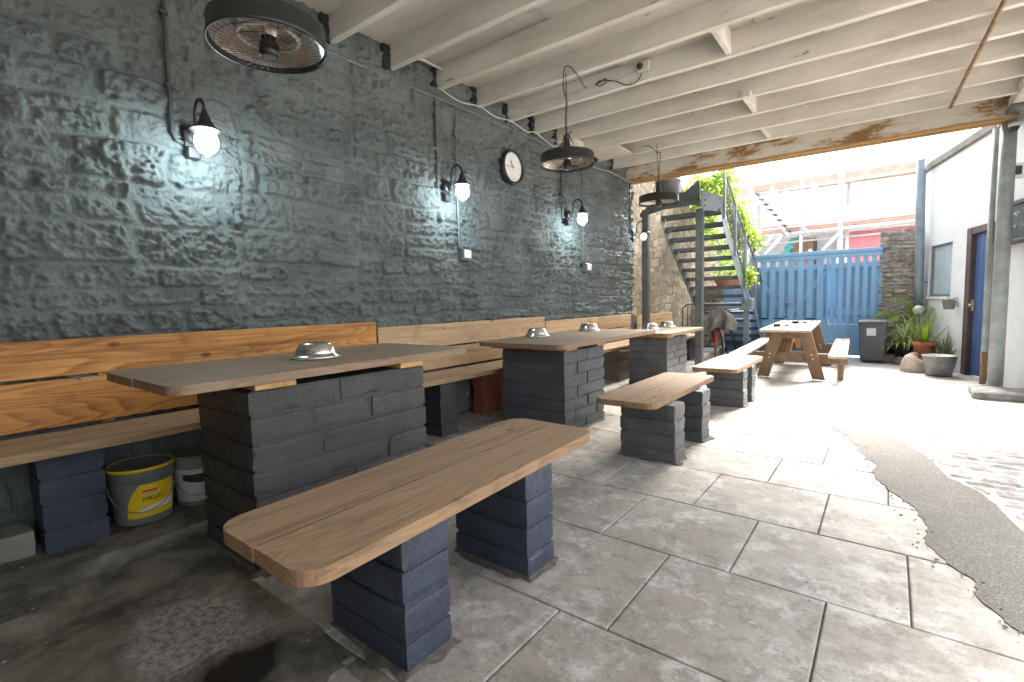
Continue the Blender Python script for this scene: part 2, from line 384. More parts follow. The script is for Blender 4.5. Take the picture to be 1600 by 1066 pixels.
M['cobble'] = m_bare_stone('cobble_stone', (.16, .15, .14), (.29, .275, .26), (.42, .405, .385))
M['white'] = m_white_timber()
M['flaky'] = m_flaky_beam()
M['blackmetal'] = plain('black_metal', (.017, .018, .018), .45, 0, .2, 20, .12, 200)
M['darkgrey'] = plain('dark_grey_steel', (.105, .113, .116), .42, .3, .25, 9, .1, 150)
M['steelblue'] = plain('blue_grey_steel', (.21, .26, .29), .45, .25, .2, 7, .1, 120)
M['colgrey'] = plain('grey_green_column_paint', (.24, .275, .27), .5, 0, .28, 6, .25, 60)
M['chrome'] = plain('brushed_steel', (.62, .60, .57), .22, 1, .12, 15)
M['reflector'] = plain('polished_reflector', (.90, .86, .84), .32, 1, .08, 10)
M['conduit'] = plain('painted_conduit', (.12, .145, .145), .5, 0, .2, 14)
M['conduitdark'] = plain('dark_conduit', (.045, .052, .054), .5, 0, .2, 14)
M['wirewhite'] = plain('dirty_white_cable', (.5, .48, .44), .6, 0, .2, 14)
M['plasticwhite'] = plain('white_plastic', (.72, .72, .70), .4, 0, .06, 10)
M['clockface'] = plain('clock_paper', (.74, .76, .77), .5, 0, .05, 4)
M['ink'] = plain('ink', (.015, .015, .018), .5, 0, .1)
M['inkgrey'] = plain('grey_ink', (.35, .36, .37), .5, 0, .1)
M['bulb'] = m_emit('lit_bulb', (.88, .97, 1), 9)
M['glass'] = m_clear('clear_glass')
M['binplastic'] = plain('charcoal_bin_plastic', (.075, .082, .095), .5, 0, .2, 8, .1, 100)
M['terracotta'] = plain('terracotta', (.42, .145, .075), .8, 0, .25, 9, .2, 80)
M['galv'] = plain('dull_galvanised', (.23, .225, .22), .5, .4, .3, 9, .1, 60)
M['sack'] = plain('faded_sacking', (.44, .36, .29), .9, 0, .25, 7, .4, 60)
M['soil'] = plain('potting_soil', (.04, .03, .022), .95, 0, .4, 30)
M['leafL'] = m_leaf('lime_leaf', (.18, .31, .025), (.36, .48, .07))
M['leafM'] = m_leaf('mid_leaf', (.10, .20, .03), (.20, .34, .06))
M['leafV'] = m_leaf('variegated_leaf', (.26, .38, .10), (.60, .64, .38))
M['leafD'] = m_leaf('dusty_leaf', (.10, .13, .09), (.20, .23, .17))
M['stem'] = plain('woody_stem', (.10, .07, .045), .85)
M['render'] = m_concrete('white_wash', (.60, .64, .66), (.78, .80, .80), 1.6)
M['doorblue'] = plain('blue_door_paint', (.055, .105, .26), .45, 0, .2, 7, .1, 60)
M['frame'] = plain('dark_brown_frame', (.075, .055, .052), .55, 0, .3, 8, .15, 60)
M['board'] = plain('chalkboard', (.075, .09, .105), .6, 0, .3, 5)
M['chalk'] = plain('chalk', (.72, .74, .74), .9, 0, .1)
M['pane'] = plain('frosted_pane', (.48, .58, .62), .12, 0, .15, 3)
M['yellow'] = plain('yellow_plastic', (.62, .43, .012), .4, 0, .12, 8)
M['bucketgrey'] = plain('grey_green_plastic', (.12, .14, .13), .45, 0, .2, 8)
M['labelwhite'] = plain('label_paper', (.62, .62, .62), .5, 0, .06)
M['labelred'] = plain('label_red', (.5, .05, .03), .5, 0, .06)
M['paleplastic'] = plain('pale_tub_plastic', (.40, .43, .43), .45, 0, .15, 7)
M['scafpole'] = plain('galvanised_pole', (.66, .67, .68), .4, .3, .1, 6)
M['scafboard'] = plain('scaffold_board', (.55, .42, .33), .8, 0, .2, 4)
M['scafred'] = plain('red_edge_board', (.70, .32, .26), .6, 0, .2, 4)
M['hoarding'] = plain('pink_red_hoarding', (.68, .25, .27), .5, 0, .1, 2)
M['sheet'] = plain('white_debris_sheet', (.80, .80, .80), .7, 0, .04, 1.5)
M['brickfar'] = plain('brown_shopfront', (.25, .15, .10), .8, 0, .3, 5)
M['farwall'] = m_concrete('far_grey_render', (.36, .36, .36), (.46, .46, .455), 1)
M['turq'] = plain('turquoise_plastic', (.07, .42, .42), .5, 0, .1, 3)
M['rust'] = plain('rusty_pipe', (.19, .115, .065), .8, .1, .45, 14, .4, 80)
M['tyre'] = plain('tyre_rubber', (.018, .018, .018), .8)
M['redpaint'] = plain('red_frame_paint', (.55, .03, .02), .35)
M['greycloth'] = plain('grey_cloth', (.16, .16, .155), .9, 0, .3, 10, .3, 90)
M['void'] = plain('recess_shade', (.018, .018, .017), .95, 0, .4, 30, .6, 60)
M['brass'] = plain('tarnished_brass', (.55, .5, .36), .4, .8, .2)
exec_marks = None

# ================================================================== stone walls
def stone_field(U, V, seed, row=(.105, .27), wid=(.2, .6), mort=.0065, face=.034, thin=.0):
    """height of a coursed rubble wall over the grid (U along, V up)"""
    rng = np.random.RandomState(seed)
    u = U + .045 * fbm(U * 2.1, V * 2.1, 3, seed + 1, 3) + .026 * fbm(U * 7, V * 7, 1, seed + 2, 2)
    v = V + .045 * fbm(U * .8, V * .5, 7, seed + 3, 2) + .032 * fbm(U * 3.7, V * 3.7, 5, seed + 4, 3)
    sb = [u.min() - .3]
    while sb[-1] < u.max() + .5: sb.append(sb[-1] + rng.uniform(.55, 1.5))
    sb = np.array(sb); us_g = u + .08 * vnoise(V * 2.3, U * 0, 4, seed + 6); sg = np.clip(np.searchsorted(sb, us_g) - 1, 0, len(sb) - 2)
    v = v + np.where(rng.rand(len(sb)) < .6, rng.uniform(-.14, .14, len(sb)), 0)[sg]; dsg = np.minimum(us_g - sb[sg], sb[sg + 1] - us_g) + .004
    vmax = v.max() + .5; vb = [v.min() - .2]
    while vb[-1] < vmax: vb.append(vb[-1] + rng.uniform(*row))
    vb = np.array(vb); ri = np.clip(np.searchsorted(vb, v) - 1, 0, len(vb) - 2)
    H = np.zeros_like(U); T = np.zeros_like(U); E_ = np.zeros_like(U); umin, umax = u.min() - .5, u.max() + .5
    for r in range(len(vb) - 1):
        mk = ri == r
        if not mk.any(): continue
        hgt = vb[r + 1] - vb[r]; ub = [umin - rng.uniform(0, .5)]
        while ub[-1] < umax: ub.append(ub[-1] + rng.uniform(*wid) * (.75 + hgt * 1.4))
        ub = np.array(ub); uu = u[mk]; vv = v[mk]; ci = np.searchsorted(ub, uu) - 1; nc = len(ub)
        split = (rng.rand(nc) < (.38 if hgt > .19 else .05)); sp = rng.uniform(.35, .65, nc)
        su = rng.uniform(.3, .7, nc); two = rng.rand(nc) < .5
        lo_u, hi_u = ub[ci], ub[np.minimum(ci + 1, nc - 1)]; lo_v = np.full_like(uu, vb[r]); hi_v = np.full_like(uu, vb[r + 1])
        t = (vv - lo_v) / hgt; up = split[ci] & (t > sp[ci]); dn = split[ci] & ~up; cut = vb[r] + sp[ci] * hgt
        lo_v = np.where(up, cut, lo_v); hi_v = np.where(dn, cut, hi_v)
        mid = lo_u + su[ci] * (hi_u - lo_u); tw = up & two[ci]; rt = tw & (uu > mid)
        lo_u = np.where(rt, mid, lo_u); hi_u = np.where(tw & ~rt, mid, hi_u)
        du = np.minimum(np.minimum(uu - lo_u, hi_u - uu) * .8, dsg[mk]); dv = np.minimum(vv - lo_v, hi_v - vv)
        k = .035; d = np.where((du < k) & (dv < k), k - np.sqrt((k - np.minimum(du, k)) ** 2 + (k - np.minimum(dv, k)) ** 2), np.minimum(du, dv))
        key = (ci * 7 + up * 3 + rt * 5 + r * 131 + sg[mk] * 977).astype(np.int64)
        q = lambda s: _h(key, key * 3 + 1, key * 0 + r, seed + s)
        cu = (uu - (lo_u + hi_u) / 2) / (hi_u - lo_u); cv = (vv - (lo_v + hi_v) / 2) / (hi_v - lo_v)
        mw = mort * (.7 + .9 * q(9))
        T[mk] = q(6)
        edge = sstep(mw, mw + .009 + .014 * q(8), d); E_[mk] = edge
        base = (.004 + face * (q(1) * 1.1 - .15)) + (q(2) - .5) * .024 * cu + (q(3) - .5) * .022 * cv
        H[mk] = edge * (base + .006) + edge * (_rough_all[mk]) * (.4 + .8 * q(5)) + (1 - edge) * .002 * fbm(uu * 20, vv * 20, 1, 3, 2)
    global _tone_all, _edge_all; _tone_all = T; _edge_all = E_
    return H
def stone_rough(U, V, seed):
    wu = U + .02 * fbm(U * 8, V * 8, 1, seed + 15, 2); wv = V + .02 * fbm(U * 8, V * 8, 6, seed + 16, 2) + .06 * U
    a = fbm(U * 6, V * 9, 2, seed + 20, 3); b = .5 - np.abs(fbm(wu * 11, wv * 14, 4, seed + 30, 2)) * 2; c = .3 - np.abs(fbm(wu * 31, wv * 35, 6, seed + 40, 3)) * 2
    e = fbm(U * 52, V * 60, 6, seed + 45, 2)
    return .018 * a + .030 * b + .023 * c + .016 * e
def axis(segs):
    out = []
    for a, b, d in segs:
        n = max(2, int(round((b - a) / d))); out.append(np.linspace(a, b, n, endpoint=False))
    return np.concatenate(out + [[segs[-1][1]]])
XW = -3.66
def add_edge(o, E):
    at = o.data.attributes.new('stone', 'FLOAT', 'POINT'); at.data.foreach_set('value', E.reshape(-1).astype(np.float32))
def wall_x(name, mat, x, us, vs, seed, top=None, parent=None, face=+1, **kw):
    global _rough_all
    U, V = np.meshgrid(us, vs, indexing='ij'); _rough_all = stone_rough(U, V, seed); Hh = stone_field(U, V, seed, **kw)
    big = .03 * fbm(U * .5, V * .5, 9, seed + 60, 2)
    P = np.stack([x + face * (Hh + big), U, V], -1)
    if top is not None:
        zt = top(us); k = (V - vs[0]) / (vs[-1] - vs[0]); P[..., 2] = vs[0] + k * (zt[:, None] - vs[0])
    # returns the sheet closed round its rim, so that the wall has its own thickness
    b = P.copy(); m = .42
    rim = np.concatenate([P[:, :1], P, P[:, -1:]], 1); rim[:, 0, 0] = x - face * m; rim[:, -1, 0] = x - face * m
    rim = np.concatenate([rim[:1], rim, rim[-1:]], 0); rim[0, :, 0] = x - face * m; rim[-1, :, 0] = x - face * m
    if face < 0: rim = rim[::-1]
    o = grid_mesh(name, rim[::-1], mat, parent); T = np.pad(_tone_all, 1, mode='edge')[::-1]
    at = o.data.attributes.new('tone', 'FLOAT', 'POINT'); at.data.foreach_set('value', T.reshape(-1).astype(np.float32))
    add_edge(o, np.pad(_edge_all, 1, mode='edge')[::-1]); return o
o = wall_x('stone_wall', M['pstone'], XW, axis([(-1.6, 0, .05), (0, 3.2, .0095), (3.2, 5.6, .012), (5.6, 8.25, .015)]), axis([(0, .95, .03), (.95, 3.62, .0105)]), 11)
tag(o, 'tall rubble stone wall painted dark teal grey, behind the long wooden bench', 'wall')
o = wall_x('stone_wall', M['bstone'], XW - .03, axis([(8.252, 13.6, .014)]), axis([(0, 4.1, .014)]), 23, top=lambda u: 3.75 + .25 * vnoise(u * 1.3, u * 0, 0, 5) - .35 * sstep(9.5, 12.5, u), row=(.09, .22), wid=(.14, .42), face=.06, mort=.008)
tag(o, 'unpainted buff rubble wall beside the metal staircase in the open yard', 'wall')

def wall_y(name, mat, y, us, vs, seed, **kw):
    global _rough_all
    U, V = np.meshgrid(us, vs, indexing='ij'); _rough_all = stone_rough(U, V, seed); Hh = stone_field(U, V, seed, **kw)
    P = np.stack([U, y - Hh, V], -1); m = .35
    rim = np.concatenate([P[:, :1], P, P[:, -1:]], 1); rim[:, 0, 1] = y + m; rim[:, -1, 1] = y + m
    rim = np.concatenate([rim[:1], rim, rim[-1:]], 0); rim[0, :, 1] = y + m; rim[-1, :, 1] = y + m
    o = grid_mesh(name, rim, mat); T = np.pad(_tone_all, 1, mode='edge')
    at = o.data.attributes.new('tone', 'FLOAT', 'POINT'); at.data.foreach_set('value', T.reshape(-1).astype(np.float32))
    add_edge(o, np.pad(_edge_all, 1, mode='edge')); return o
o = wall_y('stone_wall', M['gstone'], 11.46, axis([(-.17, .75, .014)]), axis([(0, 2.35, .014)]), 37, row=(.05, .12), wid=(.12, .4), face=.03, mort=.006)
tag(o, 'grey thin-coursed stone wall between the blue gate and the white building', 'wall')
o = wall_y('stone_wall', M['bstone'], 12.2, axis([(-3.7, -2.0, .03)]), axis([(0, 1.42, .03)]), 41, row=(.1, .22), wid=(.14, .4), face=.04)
tag(o, 'low pale rubble wall seen through the lower stair treads', 'wall')

# ================================================================== ground
def gz(U, V): return .006 * fbm(U * 1.4, V * 1.4, 0, 91, 4) + .004 * fbm(U * 9, V * 9, 0, 95, 3)
b = MB(); b.box((-45, -30, -.5), (45, 70, -.045)); tag(b.build('ground', M['yard']), kind='structure')
us = axis([(-3.72, -1.02, .02)]); vs = axis([(-1.6, 3.0, .02)]); U, V = np.meshgrid(us, vs, indexing='ij')
g = grid_mesh('concrete_floor', np.stack([U, V, gz(U, V) * 1.6 - .006 - .045 * sstep(-.04, .06, np.minimum(np.maximum(U + 1.08, V - .94), np.minimum(np.maximum(U + 2.12, V - 2.5), np.maximum(U + 2.9, V - 2.9))) * 1.0 + .02 * fbm(U * 6, V * 6, 0, 31, 3))], -1), M['rough']); tag(g, kind='structure')
us = axis([(-3.72, 4.0, .07)]); vs = axis([(5.55, 14.0, .07)]); U, V = np.meshgrid(us, vs, indexing='ij')
g = grid_mesh('yard_floor', np.stack([U, V, gz(U, V) - .012], -1), M['yard']); tag(g, kind='structure')
b = MB(); b.box((-3.72, -1.6, -.06), (4.0, 5.6, -.010)); tag(b.build('paving_bed', M['bed']), kind='structure')

rows = [-.92, -.31, .30, .905, 1.525, 2.175, 2.79, 3.405, 3.98, 4.545, 5.08, 5.62]
off = {3: -.36, 4: -.16, 5: -.52, 6: -.25, 7: .03, 8: -.34, 9: -.68 + .62, 10: -.30}
vv = []; ff = []; tone = []; rr = random.Random(3)
bmF = bmesh.new(); lay = bmF.verts.layers.float.new('tone')
for i in range(len(rows) - 1):
    x = off.get(i, -.2 + .31 * (i % 2)) - .62 * 6
    xs = [x + .62 * k for k in range(12)]
    xs = [q + (rr.uniform(-.02, .02) if not (-1.3 < q < .3) else 0) for q in xs]
    for a, c in zip(xs[:-1], xs[1:]):
        if a < -3.66: a = -3.66
        if c - a < .12 or a > 1.35: continue
        mid = (a + c) / 2
        if rows[i] < .9 and mid < -1.15: continue
        if rows[i] < 2.4 and mid < -2.15: continue
        if rows[i] < 2.75 and mid < -3.0: continue
        gp = .0024; dz = rr.uniform(-.003, -.0004); t = rr.random(); tx, ty = rr.uniform(-.002, .002), rr.uniform(-.002, .002)
        r = bmesh.ops.create_cube(bmF, size=1); vs_ = r['verts']
        es = list({e for v in vs_ for e in v.link_edges})
        lo = (a + gp, rows[i] + gp, -.05); hi = (c - gp, rows[i + 1] - gp, dz)
        for v in vs_:
            s_ = v.co.copy(); v.co = Vector(((lo[k] + hi[k]) / 2 + s_[k] * (hi[k] - lo[k]) for k in range(3)))
            if s_.z > 0: v.co.z += s_.x * tx + s_.y * ty
            v[lay] = t
        top = [e for e in es if all(v.co.z > -.03 for v in e.verts)]
        rb = bmesh.ops.bevel(bmF, geom=top, offset=.006, segments=2, affect='EDGES', profile=.5)
        for v in rb['verts']: v[lay] = t
me = bpy.data.meshes.new('flagstone_paving'); bmF.to_mesh(me); bmF.free(); me.materials.append(M['flag'])
fo = bpy.data.objects.new('flagstone_paving', me); COL.objects.link(fo); tag(fo, kind='structure')

# tarmac strip with a ragged edge, laid over the slabs
edge = [(-.41, 5.15), (-.265, 4.94), (-.178, 4.6), (-.062, 4.155), (-.002, 3.855), (.052, 3.637), (.142, 3.373), (.165, 3.07), (.24, 2.81), (.30, 2.69), (.334, 2.48), (.402, 2.31), (.47, 1.9), (.56, 1.3), (.62, .4), (.66, -1.6)]
right = [(-.41, 5.19), (-.095, 5.17), (.13, 5.0), (.26, 4.55), (.33, 4.17), (.43, 3.98), (.50, 3.8), (.545, 3.5), (.60, 3.2), (.68, 2.8), (.78, 2.2), (.9, 1.2), (1.0, 0), (1.05, -1.6)]
def ragged(pts, step, amp, s):
    out = []; k = 0
    for (x0, y0), (x1, y1) in zip(pts[:-1], pts[1:]):
        n = max(1, int(math.hypot(x1 - x0, y1 - y0) / step))
        for i in range(n):
            t = i / n; out.append((x0 + (x1 - x0) * t + rr.uniform(-amp, amp), y0 + (y1 - y0) * t + rr.uniform(-amp, amp)))
    out.append(pts[-1]); return out
L_ = ragged(edge, .018, .006, 1); L_ = [(x + .07 * float(fbm(np.float64(y * 5.5), np.float64(.3), 0, 7, 5)) , y) for x, y in L_]; R_ = ragged(right, .05, .01, 2)
def loft(name, A, B, mat, z, n=150, k=14, thick=.012, amp=.004):
    A = np.array(A); B = np.array(B)
    def res(P):
        d = np.r_[0, np.cumsum(np.hypot(*np.diff(P, axis=0).T))]; t = np.linspace(0, d[-1], n); return np.stack([np.interp(t, d, P[:, 0]), np.interp(t, d, P[:, 1])], 1)
    a, b_ = res(A), res(B); t = np.linspace(0, 1, k)[None, :, None]; Q = a[:, None] * (1 - t) + b_[:, None] * t
    zz = z + amp * fbm(Q[..., 0] * 5, Q[..., 1] * 5, 0, 77, 3) ; P = np.concatenate([Q, zz[..., None]], -1)
    e0 = P[:, :1].copy(); e1 = P[:, -1:].copy(); e0[..., 2] = z - thick * 2; e1[..., 2] = z - thick * 2
    P = np.concatenate([e0, P, e1], 1)[:, ::-1]
    g = grid_mesh(name, P, mat, smooth=False)
    bm = bmesh.new(); bm.from_mesh(g.data); bmesh.ops.recalc_face_normals(bm, faces=bm.faces[:])
    if sum(f.normal.z for f in bm.faces) < 0: bmesh.ops.reverse_faces(bm, faces=bm.faces[:])
    bm.to_mesh(g.data); bm.free(); return g
tag(loft('tarmac_strip', L_, R_, M['tarmac'], .0022, n=700, amp=.0006), kind='structure')
# setts and cobbles east of the tarmac
us = axis([(.12, 3.2, .018)]); vs = axis([(1.0, 5.4, .018)]); U, V = np.meshgrid(us, vs, indexing='ij')
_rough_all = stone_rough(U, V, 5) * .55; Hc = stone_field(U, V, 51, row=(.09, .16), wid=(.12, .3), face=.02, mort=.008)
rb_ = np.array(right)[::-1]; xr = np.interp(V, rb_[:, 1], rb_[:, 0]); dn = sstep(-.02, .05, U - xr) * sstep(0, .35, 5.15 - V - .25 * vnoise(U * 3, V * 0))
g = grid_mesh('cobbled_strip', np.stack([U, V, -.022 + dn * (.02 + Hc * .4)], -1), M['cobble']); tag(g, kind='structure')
bpy.data.objects['flagstone_paving'].location.z = 0

def rough_block(b, lo, hi, seed, res=.02, amp=.0026, rad=.005):
    lo = np.array(lo); hi = np.array(hi); c = (lo + hi) / 2; hs = (hi - lo) / 2
    for ax in range(3):
        a1, a2 = (ax + 1) % 3, (ax + 2) % 3
        n1 = max(4, int(2 * hs[a1] / res)); n2 = max(4, int(2 * hs[a2] / res))
        for sg in (-1, 1):
            s1 = np.linspace(-1, 1, n1 + 1); s2 = np.linspace(-1, 1, n2 + 1); A, B = np.meshgrid(s1, s2, indexing='ij')
            P = np.zeros(A.shape + (3,)); P[..., ax] = sg * hs[ax]; P[..., a1] = A * hs[a1]; P[..., a2] = B * hs[a2]
            q = np.clip(P, -(hs - rad), hs - rad); d = P - q; L = np.linalg.norm(d, axis=-1, keepdims=True); P = q + d / np.maximum(L, 1e-9) * rad
            W = P + c; nrm = d / np.maximum(L, 1e-9)
            h = fbm(W[..., 0] * 14 + seed, W[..., 1] * 14, W[..., 2] * 14, 200, 3) * amp * .7 + fbm(W[..., 0] * 55 + seed, W[..., 1] * 55, W[..., 2] * 55, 210, 2) * amp
            chip = fbm(W[..., 0] * 9 + seed * 3, W[..., 1] * 9, W[..., 2] * 9, 220, 2); edgeness = (np.sort(np.abs(P) / hs, -1)[..., 1])
            h = h - np.clip(chip - .22, 0, 1) * .03 * sstep(.86, 1.0, edgeness)
            W = W + nrm * h[..., None]
            idx = np.arange(A.size).reshape(A.shape)
            quad = np.stack([idx[:-1, :-1], idx[1:, :-1], idx[1:, 1:], idx[:-1, 1:]], -1).reshape(-1, 4)
            if sg < 0: quad = quad[:, ::-1]
            b.add(W.reshape(-1, 3), [tuple(int(i) for i in t) for t in quad], True)
# ================================================================== roof
roof = thing('timber_roof', 'white painted timber lean-to roof with bare joists over the seating', 'roof', (-1.2, 4, 3.3))
def zj(x): return 3.325 - (x - XW) * .0135      # underside of the joists
RX0, RX1 = XW + .02, 1.02
JY = [-1.2, -.58, .02, .62, 1.2, 1.78, 2.36, 2.965, 3.53, 4.12, 4.67, 5.2, 5.73, 6.3, 6.88, 7.43]
JD = .205; JT = .062
def joist(y, x0, x1, d=JD, t=JT, dz=0):
    b = MB(); n = 9; rs = random.Random(int(y * 100)); vs = []; 
    for i in range(n):
        x = x0 + (x1 - x0) * i / (n - 1); j = rs.uniform(-.004, .004); k = rs.uniform(-.004, .004); z = zj(x) + dz + k
        vs += [(x, y + j, z + .004), (x, y + j + .004, z), (x, y + j + t - .004, z), (x, y + j + t, z + .004), (x, y + j + t, zj(x) + d), (x, y + j, zj(x) + d)]
    fs = [(i * 6 + k, i * 6 + (k + 1) % 6, (i + 1) * 6 + (k + 1) % 6, (i + 1) * 6 + k) for i in range(n - 1) for k in range(6)]
    fs = [q[::-1] for q in fs] + [(0, 1, 2, 3, 4, 5), tuple((n - 1) * 6 + k for k in range(6))[::-1]]
    b.add(vs, fs); return b
for y in JY: joist(y, RX0 + (.0 if y < 3 else .015), RX1).build('joist', M['white'], roof)
b = MB()
for i in range(len(JY)):                                   # boarded soffit between the joists
    y0 = JY[i] + JT + .002; y1 = (JY[i + 1] - .002) if i < len(JY) - 1 else 7.98
    x = RX0; rs = random.Random(i)
    while x < RX1:
        x1 = min(RX1, x + rs.uniform(1.1, 1.9)); z = zj(x) + JD - rs.uniform(.004, .016)
        b.box((x + .003, y0 - .05, z), (x1 - .003, y1 + .05, z + .02)); x = x1
b.build('ceiling_board', M['white'], roof)
b = MB(); b.box((-4.1, -1.65, 3.56), (1.25, 8.2, 3.6)); b.build('roof_deck', M['oldconc'], roof)
for x, i, z0 in ((-1.17, 9, .012), (-1.22, 11, -.03), (-1.29, 12, .012), (-1.34, 14, .012)):
    b = MB(); z = zj(x); y0 = JY[i] + JT - .003 if i != 11 else JY[i + 1] - .10
    b.box((x - .022 - (.03 if i == 11 else 0), y0, z + z0), (x + .022, JY[i + 1] + .003, z + (JD - .012 if i != 11 else .03)), .003); b.build('nogging', M['white'], roof)
for k in range(3):                                          # offcut boards wedged between joist ends at the wall
    i = (7, 13, 12)[k]; b = MB(); x = XW + .12; b.box((x, JY[i] + JT, zj(x) + (.15, .0, .0)[k]), (x + (.02, .5, .02)[k], JY[i + 1], zj(x) + (.17, .02, .13)[k]), .002)
    b.build('offcut_board', M['white'], roof)
# front beam : flaking face board and the tan lintel strip under it
b = MB(); n = 40; vs = []; rs = random.Random(9)
for i in range(n):
    x = RX0 + (1.06 - RX0) * i / (n - 1); j = rs.uniform(-.004, .004); z = 3.235 - (x - XW) * .012
    vs += [(x, 7.99 + j, z + j), (x, 8.07, z + j), (x, 8.07, z + .31), (x, 7.99 + j, z + .31)]
fs = [(i * 4 + k, (i + 1) * 4 + k, (i + 1) * 4 + (k + 1) % 4, i * 4 + (k + 1) % 4) for i in range(n - 1) for k in range(4)] + [(3, 2, 1, 0), tuple((n - 1) * 4 + k for k in range(4))]
b.add(vs, fs); b.build('front_beam', M['flaky'], roof)
b = MB()
for i, (dy, dz, h) in enumerate(((8.005, -.034, .03), (8.085, -.05, .12))):
    x0, x1 = RX0, 1.1; z0, z1 = 3.235 + dz, 3.235 + dz - (x1 - XW) * .012
    b.add([(x0, dy, z0), (x1, dy, z1), (x1, dy + .075, z1), (x0, dy + .075, z0), (x0, dy, z0 + h), (x1, dy, z1 + h), (x1, dy + .075, z1 + h), (x0, dy + .075, z0 + h)],
          [(3, 2, 1, 0), (4, 5, 6, 7), (0, 1, 5, 4), (1, 2, 6, 5), (2, 3, 7, 6), (3, 0, 4, 7)])
b.build('lintel', M['lintel'], roof)
b = MB(); b.box((1.0, -1.6, 3.225), (1.15, 8.62, 3.36), .008); b.box((1.025, -1.6, 3.36), (1.12, 8.5, 3.55), .006); b.build('edge_beam', M['white'], roof)
b = MB(); b.box((.98, 7.7, 3.18), (1.17, 8.5, 3.223), .004); b.build('bearing_plate', M['darkgrey'], roof)
# ragged blocks, coloured dark for the shaded recesses where the joists enter the wall
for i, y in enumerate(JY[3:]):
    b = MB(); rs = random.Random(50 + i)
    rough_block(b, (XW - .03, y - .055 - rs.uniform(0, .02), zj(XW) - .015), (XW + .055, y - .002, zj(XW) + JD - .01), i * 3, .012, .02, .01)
    b.build('shade_pocket', M['void'], roof)
# rear wall that closes the lean-to behind the camera
b = MB(); b.box((-4.08, -1.95, 0), (2.4, -1.62, 3.58)); o = b.build('rear_wall', M['oldconc']); tag(o, 'plain rendered wall closing the back of the covered seating', 'wall')

# ================================================================== block masonry
def courses(b, x0, x1, y0, y1, z0, z1, n, split, seed, res, joint=.016):
    """n courses of blocks; split(k) gives the cut lines of course k as a list of (lo_x, hi_x, lo_y, hi_y) fractions"""
    rs = random.Random(seed); h = (z1 - z0) / n
    for k in range(n):
        for (a, c, e, f) in split(k):
            j = [rs.uniform(-.0035, .0035) for _ in range(4)]
            lo = (x0 + (x1 - x0) * a + (joint / 2 if a > 0 else j[0]), y0 + (y1 - y0) * e + (joint / 2 if e > 0 else j[1]), z0 + h * k + joint * .45)
            hi = (x0 + (x1 - x0) * c - (joint / 2 if c < 1 else j[2]), y0 + (y1 - y0) * f - (joint / 2 if f < 1 else j[3]), z0 + h * (k + 1) - joint * .45)
            rough_block(b, lo, hi, seed + k * 13 + a * 7 + e * 31, res)
    b.box((x0 + .0095, y0 + .0095, z0), (x1 - .0095, y1 - .0095, z1 - .002))        # mortar core
def single(k): return [(0, 1, 0, 1)]

# ================================================================== planks
def rounded(x0, x1, y0, y1, r00=0, r10=0, r11=0, r01=0, n=7):
    P = []
    for (cx, cy, r, a0, sx, sy) in ((x0, y0, r00, 180, 1, 1), (x1, y0, r10, 270, -1, 1), (x1, y1, r11, 0, -1, -1), (x0, y1, r01, 90, 1, -1)):
        if r <= 0: P.append((cx, cy)); continue
        for k in range(n + 1):
            a = R(a0 + 90 * k / n); P.append((cx + sx * r + r * math.cos(a), cy + sy * r + r * math.sin(a)))
    return P
def plank_set(parent, xs, y0, y1, z0, z1, mat, r, name='plank', skew=0.0, jit=.006, seed=1, wz=.0):
    rs = random.Random(seed); k = len(xs) - 1; mid = (y0 + y1) / 2
    for i in range(k):
        a, c = xs[i] + .002, xs[i + 1] - .002; r0 = r if i == 0 else 0; r1 = r if i == k - 1 else 0
        e0, e1 = rs.uniform(-jit, jit), rs.uniform(-jit, jit)
        P = rounded(a, c, y0 + e0, y1 + e1, r0, r1, r1, r0)
        P = [(x + skew * (y - mid), y) for x, y in P]
        b = MB(); b.prism(P, z0 + rs.uniform(-wz, wz), z1 + rs.uniform(-.0004, .0004), bev=.0022, seg=2); b.build(name, mat, parent)
        if i:
            b = MB(); q = [(xs[i] - .0034, y0 + .012), (xs[i] + .0034, y0 + .012), (xs[i] + .0034, y1 - .012), (xs[i] - .0034, y1 - .012)]
            b.prism([(x + skew * (y - mid), y) for x, y in q], z0 + .004, z1 - .0006); b.build('dirt_seam', M['soil'], parent)

def smear(x0, x1, y0, y1, seed, parent):
    """dark cement and grime squeezed out round the foot of a pier"""
    n = 72; P = []; cx, cy = (x0 + x1) / 2, (y0 + y1) / 2; vs = [(cx, cy, .004)]
    per = [(x0 + (x1 - x0) * k / 18, y0) for k in range(18)] + [(x1, y0 + (y1 - y0) * k / 18) for k in range(18)] + [(x1 - (x1 - x0) * k / 18, y1) for k in range(18)] + [(x0, y1 - (y1 - y0) * k / 18) for k in range(18)]
    for i, (x, y) in enumerate(per):
        d = Vector((x - cx, y - cy)).normalized(); o_ = .012 + .030 * max(0, float(vnoise(np.float64(x * 17), np.float64(y * 17), 1, seed)) + .35); vs.append((x + d.x * o_ * 1.2, y + d.y * o_ * 1.2, .0032)); vs.append((x, y, .014))
    fs = []
    for i in range(n):
        j = (i + 1) % n; fs += [(1 + i * 2, 1 + j * 2, 2 + j * 2, 2 + i * 2)]
    b = MB(); b.add(vs[0:], fs, True); return b.build('mortar_skirt', M['bed'], parent)
def screws(xs, ys, z, parent, seed):
    rs = random.Random(seed)
    for y in ys:
        for a, c in zip(xs[:-1], xs[1:]):
            for f in (.25, .75):
                b = MB(); b.lathe([(.0045, -.004), (.0045, .0006), (0, .0008)], (a + (c - a) * f + rs.uniform(-.012, .012), y + rs.uniform(-.015, .015), z), 10); b.build('screw_head', M['rust'], parent)
